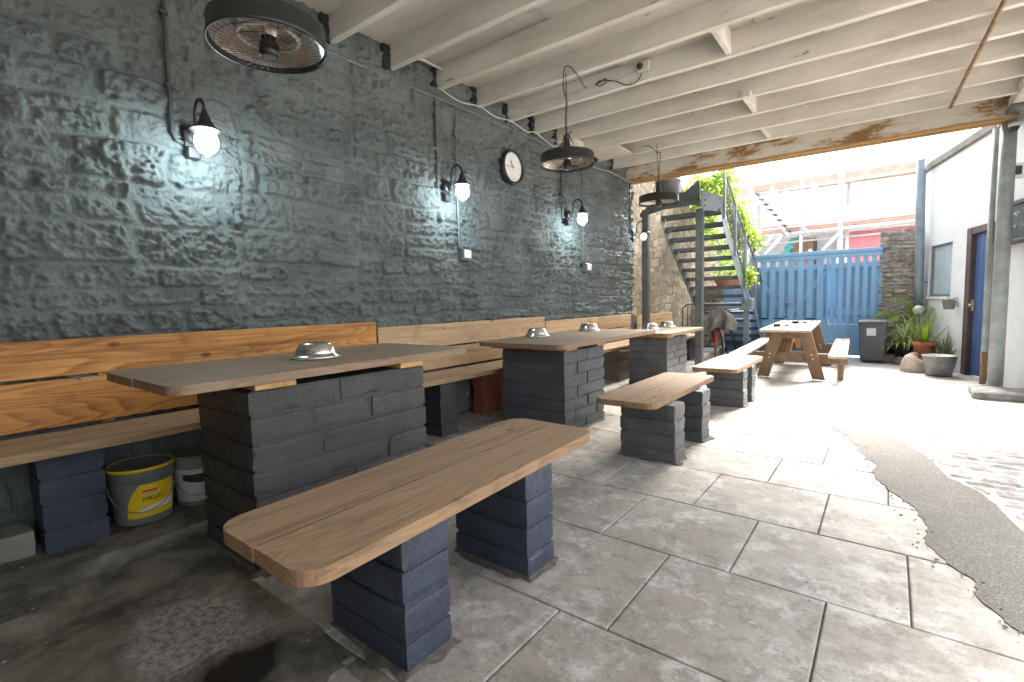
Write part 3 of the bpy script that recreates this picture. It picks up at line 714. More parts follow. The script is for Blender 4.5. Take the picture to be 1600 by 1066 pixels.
# ---------------------------------------------------------------- three low benches
def low_bench(x0, x1, piers, py0, py1, ph, top, ty0, ty1, tx, label, mats, res, seed, r, skew=0.):
    t = thing('plank_bench', label, 'bench', ((x0 + x1) / 2, (ty0 + ty1) / 2, 0), 'low plank benches on block piers')
    for i, (a, c) in enumerate(piers):
        b = MB(); courses(b, x0, x1, a, c, -.02, ph, 4, single, seed + i * 50, res); b.build('block_pier', mats[i], t); smear(x0, x1, a, c, seed + i, t)
    plank_set(t, tx, ty0, ty1, ph + .002, top, M['ctop'], r, 'seat_plank', skew, seed=seed)
    screws(tx, [(a + c) / 2 for a, c in piers], top, t, seed)
    return t
low_bench(-1.625, -1.195, ((.945, 1.150), (1.612, 1.818)), 0, 0, .474, .522, .59, 2.235, (-1.70, -1.435, -1.165), 'nearest low plank bench, on four-course navy block piers at the front', (M['navy'], M['navy']), .0125, 1, .085, -.035)
low_bench(-1.62, -1.19, ((3.42, 3.635), (4.07, 4.28)), 0, 0, .425, .470, 3.2, 4.72, (-1.735, -1.50, -1.262), 'middle low plank bench, standing beside the table with two bowls', (M['greypaint'], M['slate']), .022, 2, .075, 0)
low_bench(-1.61, -1.215, ((5.615, 5.815), (6.03, 6.235)), 0, 0, .400, .445, 5.36, 6.74, (-1.70, -1.46, -1.225), 'farthest low plank bench, with its end against the picnic table', (M['greypaint'], M['slate']), .025, 3, .075, 0)

# ---------------------------------------------------------------- three bar-height tables on block plinths
def long_face(pat):
    def f(k):
        cuts = pat[k % len(pat)]; c = [0] + list(cuts) + [1]; return [(0, 1, c[i], c[i + 1]) for i in range(len(c) - 1)]
    return f
def bar_table(x0, x1, y0, y1, ph, tz, ty0, ty1, tx, label, mat, pat, n, res, seed, r, skew=0., bat=((.12, .17), (.12, .17))):
    t = thing('bar_table', label, 'table', ((x0 + x1) / 2, (y0 + y1) / 2, 0), 'block plinth tables with plank tops')
    b = MB(); courses(b, x0, x1, y0, y1, -.02, ph, n, long_face(pat), seed, res); b.build('block_plinth', mat, t); smear(x0, x1, y0, y1, seed, t)
    for (o0, wd), (e) in zip(bat, (0, 1)):
        a = y0 + o0 if e == 0 else y1 - o0 - wd
        b = MB(); b.box((x0 - .14, a, ph + .001), (x1 + .02, a + wd, tz - .0405), .003); b.build('batten', M['batten'], t)
    plank_set(t, tx, ty0, ty1, tz - .04, tz, M['ttop'], r, 'top_plank', skew, .012, seed)
    return t
bar_table(-2.79, -2.205, .948, 1.965, .835, .905, .635, 2.38, (-3.085, -2.63, -2.185), 'nearest bar-height plank table on a charcoal block plinth with one steel bowl', M['charcoal'],
          [(.52,), (.27, .78), (.5,), (.72,), (.33,), (.62,), (.44,)], 7, .014, 10, .075, -.028, ((.02, .19), (.02, .17)))
bar_table(-2.95, -2.245, 3.63, 4.385, .752, .830, 3.42, 5.62, (-3.12, -2.82, -2.5, -2.15), 'middle bar-height plank table on a blue-grey block plinth with two steel bowls', M['slate'],
          [(.5,), (.25, .8), (.55,), (.3,), (.55,), (.3,), (.55,)], 7, .022, 11, .085, -.02, ((.0, .2), (.0, .17)))
bar_table(-2.86, -2.315, 6.33, 7.13, .672, .742, 6.2, 7.78, (-3.02, -2.76, -2.5, -2.235), 'farthest bar-height plank table with two steel bowls, beside the staircase post', M['greypaint'],
          [(.4,), (.55,), (.3,), (.6,), (.35,), (.5,), (.7,)], 7, .028, 12, .1, -.01, ((.0, .2), (.0, .17)))

# ---------------------------------------------------------------- wall bench, three runs plus the short one in the yard
def wall_bench(label, y0, y1, ztop, zgap, zlow, zs, mats, piers, seed, sx1=-3.13, sx0=-3.585):
    t = thing('wall_bench', label, 'bench', (-3.4, (y0 + y1) / 2, 0), 'timber benches fixed along the stone wall')
    xb = XW + .045
    for i, (za, zb) in enumerate(((zgap + .006, ztop), (zlow, zgap - .012))):
        b = MB(); b.box((xb, y0 + .004 + .01 * i, za), (xb + .030, y1 - .004 - .02 * i, zb), .004, seg=2); b.build('backrest_plank', mats[0], t)
    b = MB()
    for yy in (y0 + .25, (y0 + y1) / 2, y1 - .25):
        b = MB(); b.box((XW - .02, yy, zs), (xb - .001, yy + .06, ztop - .06)); b.build('back_batten', M['batten'], t)
    mid = (sx0 + sx1) / 2
    for i, (a, c) in enumerate(((sx0, mid), (mid, sx1))):
        b = MB(); b.box((a + .001, y0 + .006 * i, zs - .044), (c - .001, y1 - .012 * i, zs), .005, seg=2); b.build('seat_plank', mats[1], t)
    for i, (kind, a, c, x0, x1, n) in enumerate(piers):
        b = MB(); courses(b, x0, x1, a, c, -.02, zs - .048, n, single if kind != 'redbrick' else (lambda k: [(0, 1, 0, .45), (0, 1, .45, 1)] if k == 0 else [(0, 1, 0, 1)]), seed + i * 40, .02 if y0 < 2 else .028)
        b.build('support_pier', M[kind], t)
    return t
wall_bench('nearest timber wall bench with honey-brown backrest, paint tubs stored beneath it', -1.2, 2.66, 1.052, .845, .575, .552, (M['honey'], M['seat']), [('navy', .40, .655, -3.56, -3.285, 4), ('charcoal', -.9, -.65, -3.56, -3.285, 4)], 21)
wall_bench('middle timber wall bench of paler pine, with a red brick support beneath', 2.672, 5.33, .998, .765, .545, .525, (M['pine'], M['seat']), [('charcoal', 2.99, 3.20, -3.50, -3.15, 4), ('redbrick', 3.85, 4.40, -3.55, -3.40, 2), ('charcoal', 5.05, 5.25, -3.5, -3.15, 4)], 22)
wall_bench('farthest timber wall bench of pale pine at the end of the painted wall', 5.345, 8.05, .935, .73, .52, .50, (M['pine'], M['seat']), [('beigeblock', 6.58, 6.95, -3.5, -3.12, 3), ('charcoal', 7.7, 7.9, -3.5, -3.15, 4)], 23)
wall_bench('short timber bench in the open yard behind the staircase posts', 8.3, 10.1, .905, .72, .52, .47, (M['pine'], M['seat']), [('greypaint', 9.5, 9.95, -3.5, -3.02, 4), ('greypaint', 8.45, 8.8, -3.5, -3.02, 4)], 24, sx1=-2.95)

# ================================================================== things on the painted wall
WF = -3.615                                   # face of the fittings on the wall
def wp(px, py, x=WF): return Vector(onx(px, py, x))
def pipe(name, label, pts, r, mat, cat='pipe', group=None, n=8):
    b = MB(); b.tube(pts, r, n); o = b.build(name, mat); return tag(o, label, cat, group)
def smooth_pts(pts, k=6):
    P = [Vector(p) for p in pts]; out = []
    for i in range(len(P) - 1):
        p0, p1, p2, p3 = P[max(i - 1, 0)], P[i], P[i + 1], P[min(i + 2, len(P) - 1)]
        for j in range(k):
            t = j / k; out.append(.5 * ((2 * p1) + (p2 - p0) * t + (2 * p0 - 5 * p1 + 4 * p2 - p3) * t * t + (3 * p1 - p0 - 3 * p2 + p3) * t ** 3))
    out.append(P[-1]); return out
def saddles(o, pts, mat):
    for p in pts:
        b = MB(); b.box((p[0] - .03, p[1] - .022, p[2] - .009), (p[0] + .016, p[1] + .022, p[2] + .009), .003); b.build('saddle_clip', mat, o)

zc = 3.235
o = pipe('conduit', 'long thin grey conduit running along the top of the painted wall', [(WF, .6, zc), (WF, 2.4, zc - .004), (WF, 4.5, zc + .006), (WF, 6.6, zc), (WF, 8.17, zc - .01)], .0115, M['conduit'])
saddles(o, [(WF, y, zc) for y in (1.6, 2.9, 4.2, 5.5, 6.8, 7.9)], M['conduit'])
o = pipe('cable', 'white cable draped between the joist ends above the conduit', smooth_pts([(WF + .03, 3.56, 3.32), (WF + .02, 3.85, 3.29), (WF + .03, 4.14, 3.325), (WF + .03, 4.4, 3.29), (WF + .03, 4.69, 3.32), (WF + .03, 5.0, 3.28), (WF + .03, 5.2, 3.315), (WF + .02, 5.6, 3.25), (WF + .03, 5.75, 3.3)]), .006, M['wirewhite'], 'cable')
o = pipe('cable', 'white cable hanging along the wall top near the front beam', smooth_pts([(WF + .02, 6.3, 3.27), (WF + .02, 6.8, 3.2), (WF + .02, 7.3, 3.24), (WF + .03, 7.9, 3.2), (WF + .03, 8.1, 3.22)]), .005, M['wirewhite'], 'cable')

# wall lamps : conduit box, swan neck, cone shade, glass dome with a lit bulb
LY = (1.305, 3.60, 5.985, 8.16); LX = -3.375
def wall_lamp(y, z, label, first=None):
    if first is not None:
        c = copy_tree(first); c.location = (first.location[0], y, z); c['label'] = label; return c
    t = thing('wall_lamp', label, 'lamp', (LX, y, z), 'swan neck lamps along the painted wall')
    x0 = WF - .03
    b = MB(); b.box((x0, y - .045, z - .045), (x0 + .055, y + .045, z + .10), .006); b.box((x0, y - .038, z - .115), (x0 + .075, y + .038, z - .04), .008); b.build('back_box', M['blackmetal'], t)
    b = MB(); b.lathe([(.0, 0), (.052, 0), (.052, .02), (.0, .02)], (0, 0, 0), 20, Matrix.Translation((x0 + .056, y, z + .03)) @ Matrix.Rotation(R(90), 4, 'Y')); b.build('rose', M['blackmetal'], t)
    P = [(x0 + .07, y, z + .02), (x0 + .10, y, z + .0), (x0 + .12, y, z + .03)]
    ax, az, rr_ = (x0 + .12 + LX) / 2, z + .135, (LX - x0 - .12) / 2
    P += [(ax - rr_ * math.cos(R(a)), y, az + rr_ * math.sin(R(a)) * 1.15) for a in range(0, 181, 15)]
    b = MB(); b.tube(P, .0095, 10); b.build('swan_neck', M['blackmetal'], t)
    b = MB(); b.lathe([(.0, .142), (.012, .142), (.018, .125), (.034, .075), (.058, .038), (.074, .028), (.086, .021), (.089, .014), (.084, .013), (.05, .024), (.02, .05), (0, .052)], (LX, y, z), 28); b.build('shade', M['blackmetal'], t)
    b = MB(); b.lathe([(.078, .014), (.080, -.05), (.074, -.085), (.056, -.118), (.03, -.136), (0, -.142)], (LX, y, z), 28); b.build('glass_dome', M['glass'], t)
    b = MB(); b.lathe([(.03, .012), (.052, .0), (.064, -.03), (.067, -.055), (.063, -.08), (.053, -.1), (.036, -.115), (.018, -.122), (0, -.124)], (LX, y, z), 20); b.build('bulb', M['bulb'], t)
    ld = bpy.data.lights.new('bulb_light', 'POINT'); ld.energy = 2.6; ld.color = (.72, .93, 1); ld.shadow_soft_size = .03
    lo = bpy.data.objects.new('bulb_light', ld); link(lo, t); lo.location = (LX, y, z - .152)
    return t
lz = [onx(320, 208, LX)[2], onx(723, 292, LX)[2], onx(909, 336, LX)[2], onx(1010, 366, LX)[2]]
l0 = wall_lamp(LY[0], lz[0], 'lit wall lamp nearest the camera, left below the large heater')
wall_lamp(LY[1], lz[1], 'lit swan neck lamp just left of the round clock', l0)
wall_lamp(LY[2], lz[2], 'lit swan neck lamp right of the clock, below the middle heater', l0)
wall_lamp(LY[3], lz[3], 'lit swan neck lamp at the far end, in front of a dark post', l0)

def drop(label, y, ztop, zbot, elbow, r=.0115, mat='conduitdark', name='conduit'):
    P = [(WF, y, ztop), (WF, y, (ztop + zbot) / 2), (WF, y, zbot + .05)]
    if elbow: P += [(WF, y + elbow * .02, zbot + .012), (WF, y + elbow * .06, zbot)]
    else: P += [(WF, y, zbot)]
    o = pipe(name, label, P, r, M[mat], group='vertical conduits on the painted wall'); saddles(o, [(WF, y, ztop * .8 + zbot * .2), (WF, y, ztop * .35 + zbot * .65)], M[mat]); return o
drop('dark vertical conduit dropping to the nearest lit wall lamp', 1.205, 3.235, lz[0] - .02, 1, .014)
drop('vertical conduit feeding the lamp left of the clock', 3.49, 3.235, lz[1] - .02, 1)
drop('vertical conduit passing behind the lamp left of the clock to its junction box', 3.775, 3.235, 1.77, 0, .009, 'conduit')
drop('vertical conduit feeding the lamp right of the clock', 5.84, 3.235, lz[2] - .02, 1)
drop('vertical conduit behind the lamp right of the clock, ending at a small box', 6.42, 3.235, 1.74, 0, .009, 'conduit')
drop('vertical conduit at the far corner of the painted wall', 8.08, 3.225, lz[3], 1)
for (px, py, s, lb) in ((724, 399, .062, 'dark junction box with white switch, below the lamp left of the clock'), (915, 419, .062, 'small junction box with white switch, below the lamp right of the clock')):
    p = wp(px, py); t = thing('switch_box', lb, 'switch', (WF, p.y, p.z), 'switch boxes on the painted wall')
    b = MB(); b.box((WF - .03, p.y - s, p.z - s * 1.05), (WF + .05, p.y + s, p.z + s * 1.05), .006); b.build('back_box', M['darkgrey'], t)
    b = MB(); b.box((WF + .0505, p.y - s * .75, p.z - s * .6), (WF + .078, p.y + s * .75, p.z + s * .8), .006); b.build('switch_plate', M['plasticwhite'], t)
# clock
p = wp(799, 262, -3.60); ck = thing('wall_clock', 'round white wall clock with a thick black rim on the painted wall', 'clock', tuple(p)); cr = .200
MX = Matrix.Translation((-3.625, p.y, p.z)) @ Matrix.Rotation(R(90), 4, 'Y')
b = MB(); b.lathe([(0, 0), (cr * .96, 0), (cr, .012), (cr, .055), (cr * .97, .072), (cr * .90, .074), (cr * .84, .058), (cr * .83, .05)], (0, 0, 0), 56, MX); b.build('rim', M['blackmetal'], ck)
b = MB(); b.lathe([(0, .046), (cr * .84, .046)], (0, 0, 0), 48, MX); face = b.build('clock_face', M['clockface'], ck)
def txt(body, size, mat, parent, name, Mx, ext=.0006, align='CENTER'):
    cu = bpy.data.curves.new(name, 'FONT'); cu.body = body; cu.size = size; cu.extrude = ext; cu.align_x = align; cu.align_y = 'CENTER'
    o = bpy.data.objects.new(name, cu); COL.objects.link(o); o.matrix_world = Mx; dg = bpy.context.evaluated_depsgraph_get()
    me = bpy.data.meshes.new_from_object(o.evaluated_get(dg)); me.transform(Mx); bpy.data.objects.remove(o); bpy.data.curves.remove(cu); me.materials.clear(); me.materials.append(mat)
    q = bpy.data.objects.new(name, me); link(q, parent); return q
xf = -3.625 + .048; FB = Matrix(((0, 0, 1, 0), (1, 0, 0, 0), (0, 1, 0, 0), (0, 0, 0, 1)))          # text plane: reads along +Y, up Z, faces +X
b = MB()
for k in range(12):
    a = R(30 * k); MM = Matrix.Translation((xf, p.y, p.z)) @ Matrix.Rotation(a, 4, 'X'); w_ = .004 if k % 3 else .007
    b.box((0, -w_ / 2, cr * .66), (.0012, w_ / 2, cr * .77), 0, MM)
b.build('hour_mark', M['inkgrey'], ck)
for nm, ang, L, w_ in (('hour_hand', R(-37), .085, .008), ('minute_hand', R(-92), .125, .006)):
    # angle measured from 12 towards +Y ; the dial is seen from +X so clockwise runs towards +Y
    MM = Matrix.Translation((xf + .004, p.y, p.z)) @ Matrix.Rotation(-ang, 4, 'X'); b = MB(); b.box((0, -w_ / 2, -.02), (.002, w_ / 2, L), 0, MM); b.build(nm, M['ink'], ck)

# ================================================================== hanging heaters
def heater(c, label, chain_to, first=None):
    if first is None:
        t = thing('hanging_heater', label, 'heater', c, 'round black heaters hung from the joists'); x, y, z = c; rr_ = .232
        b = MB(); b.lathe([(rr_ - .02, .062), (rr_ - .006, .066), (rr_, .058), (rr_, -.012), (rr_ + .006, -.016), (rr_ + .006, -.026), (rr_ - .002, -.028), (rr_ - .005, -.012), (rr_ - .008, .05)], c, 64); b.build('housing_ring', M['blackmetal'], t)
        b = MB(); b.lathe([(0, .11), (.05, .108), (.10, .098), (.17, .082), (rr_ - .012, .060)], c, 48); b.build('top_shell', M['blackmetal'], t)
        b = MB(); b.lathe([(rr_ - .009, -.006), (.20, .018), (.15, .036), (.10, .045), (.05, .05), (.03, .02)], c, 64); b.build('reflector', M['reflector'], t)
        b = MB(); b.tube([(x + .12 * math.cos(a), y + .12 * math.sin(a), z + .016) for a in np.linspace(0, R(330), 40)], .009, 10); b.build('heating_element', M['plasticwhite'], t)
        b = MB(); b.lathe([(.028, .05), (.030, .0), (.040, -.012), (.040, -.055), (.034, -.062), (.030, -.0605), (0, -.0605)], c, 28); b.build('centre_cap', M['blackmetal'], t)
        b = MB(); b.lathe([(.0, -.0625), (.029, -.0625)], c, 24); b.build('sensor_disc', M['chrome'], t)
        b = MB()
        for k in range(44):
            a = 2 * math.pi * k / 44; b.tube([(x + r_ * math.cos(a), y + r_ * math.sin(a), z + h) for r_, h in ((.042, -.040), (.10, -.040), (.17, -.036), (.215, -.028), (rr_ - .001, -.018))], .0011, 4, caps=False)
        for r_, h in ((.095, -.0405), (.155, -.0375), (.205, -.031)):
            b.tube([(x + r_ * math.cos(2 * math.pi * k / 64), y + r_ * math.sin(2 * math.pi * k / 64), z + h) for k in range(64)], .0014, 4, True)
        b.build('wire_guard', M['blackmetal'], t)
        b = MB(); b.lathe([(.036, .108), (.034, .15), (.027, .16), (.026, .215), (.030, .222), (.0, .225)], c, 24); b.build('neck', M['blackmetal'], t)
        for s in (-1, 1):
            b = MB(); b.tube([(x + s * .062, y, z + .10), (x + s * .060, y, z + .15), (x + s * .030, y, z + .215), (x + s * .010, y, z + .235)], .004, 6); b.build('hanger_strap', M['blackmetal'], t)
    else:
        t = copy_tree(first); t.location = c; t['label'] = label
    return t
def chain(c, top, label, n=None):
    a = Vector((c[0], c[1], c[2] + .232)); e = Vector(top); d = e - a; L = d.length; n = n or max(3, int(L / .030)); b = MB(); q = d.normalized().to_track_quat('Z', 'Y').to_matrix().to_4x4()
    for k in range(n):
        m_ = a + d * ((k + .5) / n); h = L / n * .66; rot = Matrix.Rotation(R(90) * (k % 2), 4, 'Z'); MM = Matrix.Translation(m_) @ q @ rot
        pts = [MM @ Vector(((.0075) * math.cos(u), 0, (h - .0075) * (1 if math.sin(u) >= 0 else -1) + .0075 * math.sin(u))) for u in np.linspace(0, 2 * math.pi, 13)[:-1]]
        b.tube(pts, .0022, 5, True)
    return tag(b.build('chain', M['blackmetal']), label, 'chain', 'chains holding the heaters')
H1 = tuple(onx(420, 66, -2.15)); H1 = (H1[0], H1[1], H1[2])
H2 = (-2.245, 3.725, 2.395); H3 = (-2.25, 5.86, 2.375)
h0 = heater(H1, 'nearest and largest-looking black heater, at the top left of the covered area', None)
heater(H2, 'middle black heater on a long chain, right of the clock', None, h0)
heater(H3, 'farthest black heater, hanging in front of the staircase landing', None, h0)
def chz(x): return zj(x)
chain(H1, (H1[0], H1[1] + .02, zj(H1[0]) + .06), 'short chain above the nearest heater')
chain(H2, tuple(ony(884, 114, 4.112)), 'long chain from a joist down to the middle heater')
chain(H3, tuple(ony(1026, 226, 5.722)), 'chain down to the farthest heater by the staircase')
# power leads
T2 = Vector(ony(884, 114, 4.10)); B2 = Vector((H2[0], H2[1], H2[2] + .225))
JF = 4.67                                       # face of the joist that carries the socket
def jface(px, py, off=.012): return Vector(ony(px, py, JF - off))
lead = [B2, B2.lerp(T2, .25) + Vector((-.012, 0, 0)), B2.lerp(T2, .5) + Vector((.01, 0, 0)), B2.lerp(T2, .75) + Vector((-.03, 0, 0)), Vector(ony(882, 107, 4.085)), Vector(ony(890, 104, 4.09)), Vector(ony(897, 111, 4.09)), Vector(ony(905, 121, 4.2))]
lead += [jface(916, 138), jface(935, 130), jface(947, 123), jface(945, 131, .03), jface(935, 135), jface(934, 128, .02), jface(948, 126), jface(962, 127), jface(980, 133), jface(995, 128), jface(1003, 114, .03)]
pipe('power_lead', 'black looped lead from the middle heater to the socket on a joist', smooth_pts(lead, 8), .0045, M['blackmetal'], 'cable')
s = jface(1004, 106, .0); t = thing('joist_socket', 'white socket with a black plug fixed to a joist', 'socket', tuple(s))
b = MB(); b.box((s.x - .045, JF - .036, s.z - .045), (s.x + .075, JF - .001, s.z + .045), .006); b.build('socket_plate', M['white'], t)
b = MB(); b.lathe([(0, 0), (.028, 0), (.030, .01), (.026, .03), (0, .034)], (0, 0, 0), 16, Matrix.Translation((s.x - .008, JF - .037, s.z)) @ Matrix.Rotation(R(90), 4, 'X')); b.build('plug', M['blackmetal'], t)
pipe('cable', 'thin dirty white cable along the joist towards the wall', smooth_pts([jface(996, 110), jface(960, 126), jface(915, 139), jface(870, 155), jface(830, 166), jface(800, 168), jface(785, 160)]), .004, M['wirewhite'], 'cable')
T3 = Vector(ony(1026, 226, 5.71)); B3 = Vector((H3[0], H3[1], H3[2] + .225))
pipe('power_lead', 'short black lead curling from the top of the farthest chain', smooth_pts([B3, B3.lerp(T3, .4) + Vector((.02, 0, 0)), B3.lerp(T3, .75) + Vector((.04, 0, 0)), Vector(ony(1027, 238, 5.75)), Vector(ony(1016, 229, 5.72)), Vector(ony(1004, 229, 5.72))], 7), .0045, M['blackmetal'], 'cable')
pp = [Vector(onz(px, py, 3.24)) for px, py in ((1570, 0), (1535, 70), (1510, 118), (1485, 168))]
pp = [Vector((.60, -1.4, 3.235)), Vector((.60, 2.0, 3.235))] + pp
pipe('pipe', 'rusty brown pipe slung across the undersides of the joists', pp, .017, M['rust'])
# ================================================================== bowls turned upside down on the tables
def bowl(x, y, z, label, first=None):
    if first is not None:
        c = copy_tree(first); c.location = (x, y, z); c['label'] = label; c.rotation_euler.z = x * 7; return c
    t = thing('steel_bowl', label, 'bowl', (x, y, z), 'upturned steel bowls on the tables')
    b = MB(); b.lathe([(r_ * 1.24, z_ * 1.3) for r_, z_ in [(.100, .0), (.108, .002), (.110, .006), (.104, .012), (.095, .014), (.091, .024), (.089, .034), (.072, .060), (.066, .066), (.058, .068), (.0, .066)]], (x, y, z + .001), 40); b.build('bowl_shell', M['chrome'], t)
    b = MB(); b.lathe([(r_ * 1.24, z_ * 1.3) for r_, z_ in [(.108, .001), (.112, .004), (.108, .009), (.100, .006)]], (x, y, z), 40); b.build('rubber_rim', M['inkgrey'], t); return t
b0 = bowl(-2.61, 1.51, .906, 'upturned steel bowl on the nearest plank table')
bowl(-2.92, 4.19, .831, 'upturned steel bowl at the left end of the middle table', b0)
bowl(-2.86, 5.2, .831, 'upturned steel bowl towards the right end of the middle table', b0)
bowl(-2.80, 6.98, .743, 'left upturned steel bowl on the farthest plank table', b0)
bowl(-2.80, 7.66, .743, 'right upturned steel bowl on the farthest plank table', b0)
# ================================================================== tubs and block under the near bench
def tub(c, r, h, label, body, rim, band, name='paint_tub'):
    t = thing(name, label, 'tub', c, 'plastic tubs stored under the bench'); x, y, z = c; k = h / .33
    b = MB(); b.lathe([(0, 0), (r * .86, 0), (r * .88, .006), (r * .90, .05 * k), (r * .97, h - .085)], c, 40); b.build('tub_body', body, t)
    b = MB(); b.lathe([(r * .97, h - .084), (r * 1.0, h - .08), (r * 1.0, h - .022), (r * 1.01, h - .018)], c, 40); b.build('collar', band, t)
    b = MB(); b.lathe([(r * 1.01, h - .018), (r * 1.055, h - .017), (r * 1.06, h - .002), (r * 1.02, h), (r * .97, h - .004)], c, 40); b.build('rim', rim, t)
    b = MB(); b.lathe([(r * .97, h - .005), (r * .9, h - .012), (0, h - .012)], c, 40); b.build('lid', band, t)
    a0 = math.atan2(-y, -x); P = [(x + r * 1.02 * math.cos(a0 + q), y + r * 1.02 * math.sin(a0 + q), h - .06 - .185 * math.cos(q * .9)) for q in np.linspace(-1.5, 1.5, 24)]
    b = MB(); b.tube(P, .0028, 6); b.build('wire_handle', M['galv'], t); return t, a0
def wrap_band(t, name, c, r, z0, z1, a0, a1, mat, slope=.0, poly=None):
    """a paper label curved round a tub"""
    b = MB(); n = 24; vs = []; fs = []
    for i in range(n + 1):
        a = a0 + (a1 - a0) * i / n; lo, hi = (z0, z1) if poly is None else poly(i / n)
        for z in (lo, hi): vs.append((c[0] + (r + (z - c[2]) * slope) * math.cos(a), c[1] + (r + (z - c[2]) * slope) * math.sin(a), z))
    for i in range(n): fs.append((i * 2, i * 2 + 2, i * 2 + 3, i * 2 + 1))
    b.add(vs, fs, True); return b.build(name, mat, t)
c1 = (-3.40, .84, 0.0); r1 = .155; h1 = .325
t1, a1 = tub(c1, r1, h1, 'yellow and grey parquet tub under the nearest wall bench', M['bucketgrey'], M['yellow'], M['bucketgrey'])
sl = (r1 * .97 - r1 * .90) / (h1 - .085 - .05)
rb1 = r1 * .90 - .05 * sl + .0012
wrap_band(t1, 'label', c1, rb1, .055, .225, a1 - .55, a1 + 1.25, M['yellow'], sl, lambda f: (.045, .232) if f > .25 else (.045, .09 + .142 * (f / .25) ** .6))
wrap_band(t1, 'label_stripe', c1, rb1 + .001, 0, 0, a1 - .2, a1 + 1.1, M['labelwhite'], sl, lambda f: (.075 + .012 * f, .075 + .012 * f + .012 + .034 * f))
wrap_band(t1, 'label_flash', c1, rb1 + .001, .188, .200, a1 - .02, a1 + .46, M['labelred'], sl)
wrap_band(t1, 'label_line', c1, rb1 + .001, .172, .183, a1 + .0, a1 + .42, M['inkgrey'], sl)
for i, ch_ in enumerate('PARQUET'):
    a = a1 + .02 + i * .098; z = .148; rr_ = rb1 + z * sl + .0012; px, py = c1[0] + rr_ * math.cos(a), c1[1] + rr_ * math.sin(a)
    ca, sa = math.cos(a), math.sin(a)
    MM = Matrix(((-sa, 0, ca, px), (ca, 0, sa, py), (0, 1, 0, z), (0, 0, 0, 1)))
    txt(ch_, .031, M['ink'], t1, 'letter', MM, .0004)
c2 = (-3.42, 1.135, 0.0); r2 = .13; h2 = .315
t2, a2 = tub(c2, r2, h2, 'pale grey tub with a dark label under the nearest wall bench, beside the yellow tub', M['paleplastic'], M['bucketgrey'], M['oldconc'])
sl2 = (r2 * .97 - r2 * .90) / (h2 - .085 - .05); rb2 = r2 * .90 - .05 * sl2 + .0012
wrap_band(t2, 'label', c2, rb2, .15, .20, a2 - .7, a2 + 1.0, M['ink'], sl2, lambda f: (.165 - .02 * math.sin(f * 3.1), .20))
wrap_band(t2, 'base_band', c2, rb2, .004, .03, -math.pi, math.pi, M['bucketgrey'], sl2)
b = MB(); rough_block(b, (-3.55, -.05, -.01), (-3.34, .375, .12), 77, .02, .004, .01); tag(b.build('concrete_block', M['oldconc']), 'bare concrete block lying under the left end of the wall bench', 'block')

# ================================================================== columns and fittings at the open front
b = MB(); b.lathe([(.0, -.01), (.072, -.01), (.071, 1.2), (.0705, 2.4), (.070, 3.18), (0, 3.18)], (1.035, 8.12, 0), 40)
o = b.build('column', M['colgrey']); tag(o, 'round grey steel column carrying the right edge of the roof', 'column')
b = MB(); b.lathe([(.072, .0), (.085, .0), (.083, .012), (.072, .016)], (1.035, 8.12, -.004), 40); b.build('foot_collar', M['rust'], o)
pipe('downpipe', 'thin grey pipe with a rusty foot just left of the round column', [(.985, 8.62, 0.02), (.985, 8.62, 1.2), (.985, 8.62, 3.2)], .032, M['colgrey'], n=14)
o = bpy.data.objects['downpipe']; b = MB(); b.tube([(.985, 8.62, .0), (.985, 8.62, .42)], .0335, 14); b.build('rusty_foot', M['rust'], o)
b = MB(); b.tube([(.985, 8.62, 1.22), (1.1, 8.7, 1.22)], .012, 8); b.build('pipe_bracket', M['colgrey'], o)
t = thing('security_camera', 'small round security camera at the top of the column', 'camera', tuple(ony(1585, 198, 8.0)))
p = Vector(ony(1585, 198, 8.0)); b = MB(); b.lathe([(0, .05), (.05, .05), (.052, 0), (.0, 0)], p, 20); b.build('mount', M['paleplastic'], t)
b = MB(); b.lathe([(.045, 0), (.043, -.02), (.03, -.045), (0, -.055)], p, 20); b.build('dome', M['ink'], t)
p = Vector(ony(1589, 268, 8.18)); t = thing('floodlight', 'small white box floodlight fixed to the column', 'light', tuple(p))
b = MB(); b.box((p.x - .07, p.y - .05, p.z - .085), (p.x + .07, p.y + .0, p.z + .085), .008); b.build('housing', M['plasticwhite'], t)
b = MB(); b.box((p.x - .045, p.y - .056, p.z - .045), (p.x + .035, p.y - .0505, p.z + .055), .004); b.build('lens', M['ink'], t)
b = MB(); rough_block(b, (.78, 7.42, -.03), (1.75, 7.95, .075), 99, .03, .012, .04); tag(b.build('kerb_stone', M['cobble']), 'worn low stone kerb at the foot of the round column', 'kerb')

# ================================================================== white building with the blue door
def bw(s, z, off=0.0):
    """point on the building front : s metres from the gate corner, off outwards"""
    dx, dy = .2425, -.9701; nx, ny = -.9701, -.2425
    return Vector((.455 + dx * s + nx * off, 11.42 + dy * s + ny * off, z))
bld = thing('white_building', 'white washed building with a blue door and chalkboard on the right', 'building', tuple(bw(2, 0)))
MBW = Matrix(((.2425, .9701, 0, .455), (-.9701, .2425, 0, 11.42), (0, 0, 1, 0), (0, 0, 0, 1)))   # local x along the front, local y into the wall
DO = (1.82, 2.50)                                  # door opening along the front
b = MB()
for x0, x1, z0, z1 in ((-.05, .27, 0, 3.3), (.27, 1.22, 0, 1.12), (.27, 1.22, 2.0, 3.3), (1.22, DO[0], 0, 3.3), (DO[0], DO[1], 2.06, 3.3), (DO[1], 4.9, 0, 3.3)):
    b.box((x0, 0, z0 - .02), (x1, .35, z1), 0, MBW)
b.build('wall', M['render'], bld)
b = MB(); b.box((-.08, -.05, 3.3), (4.95, .4, 3.42), .01, MBW); b.build('coping', M['oldconc'], bld)
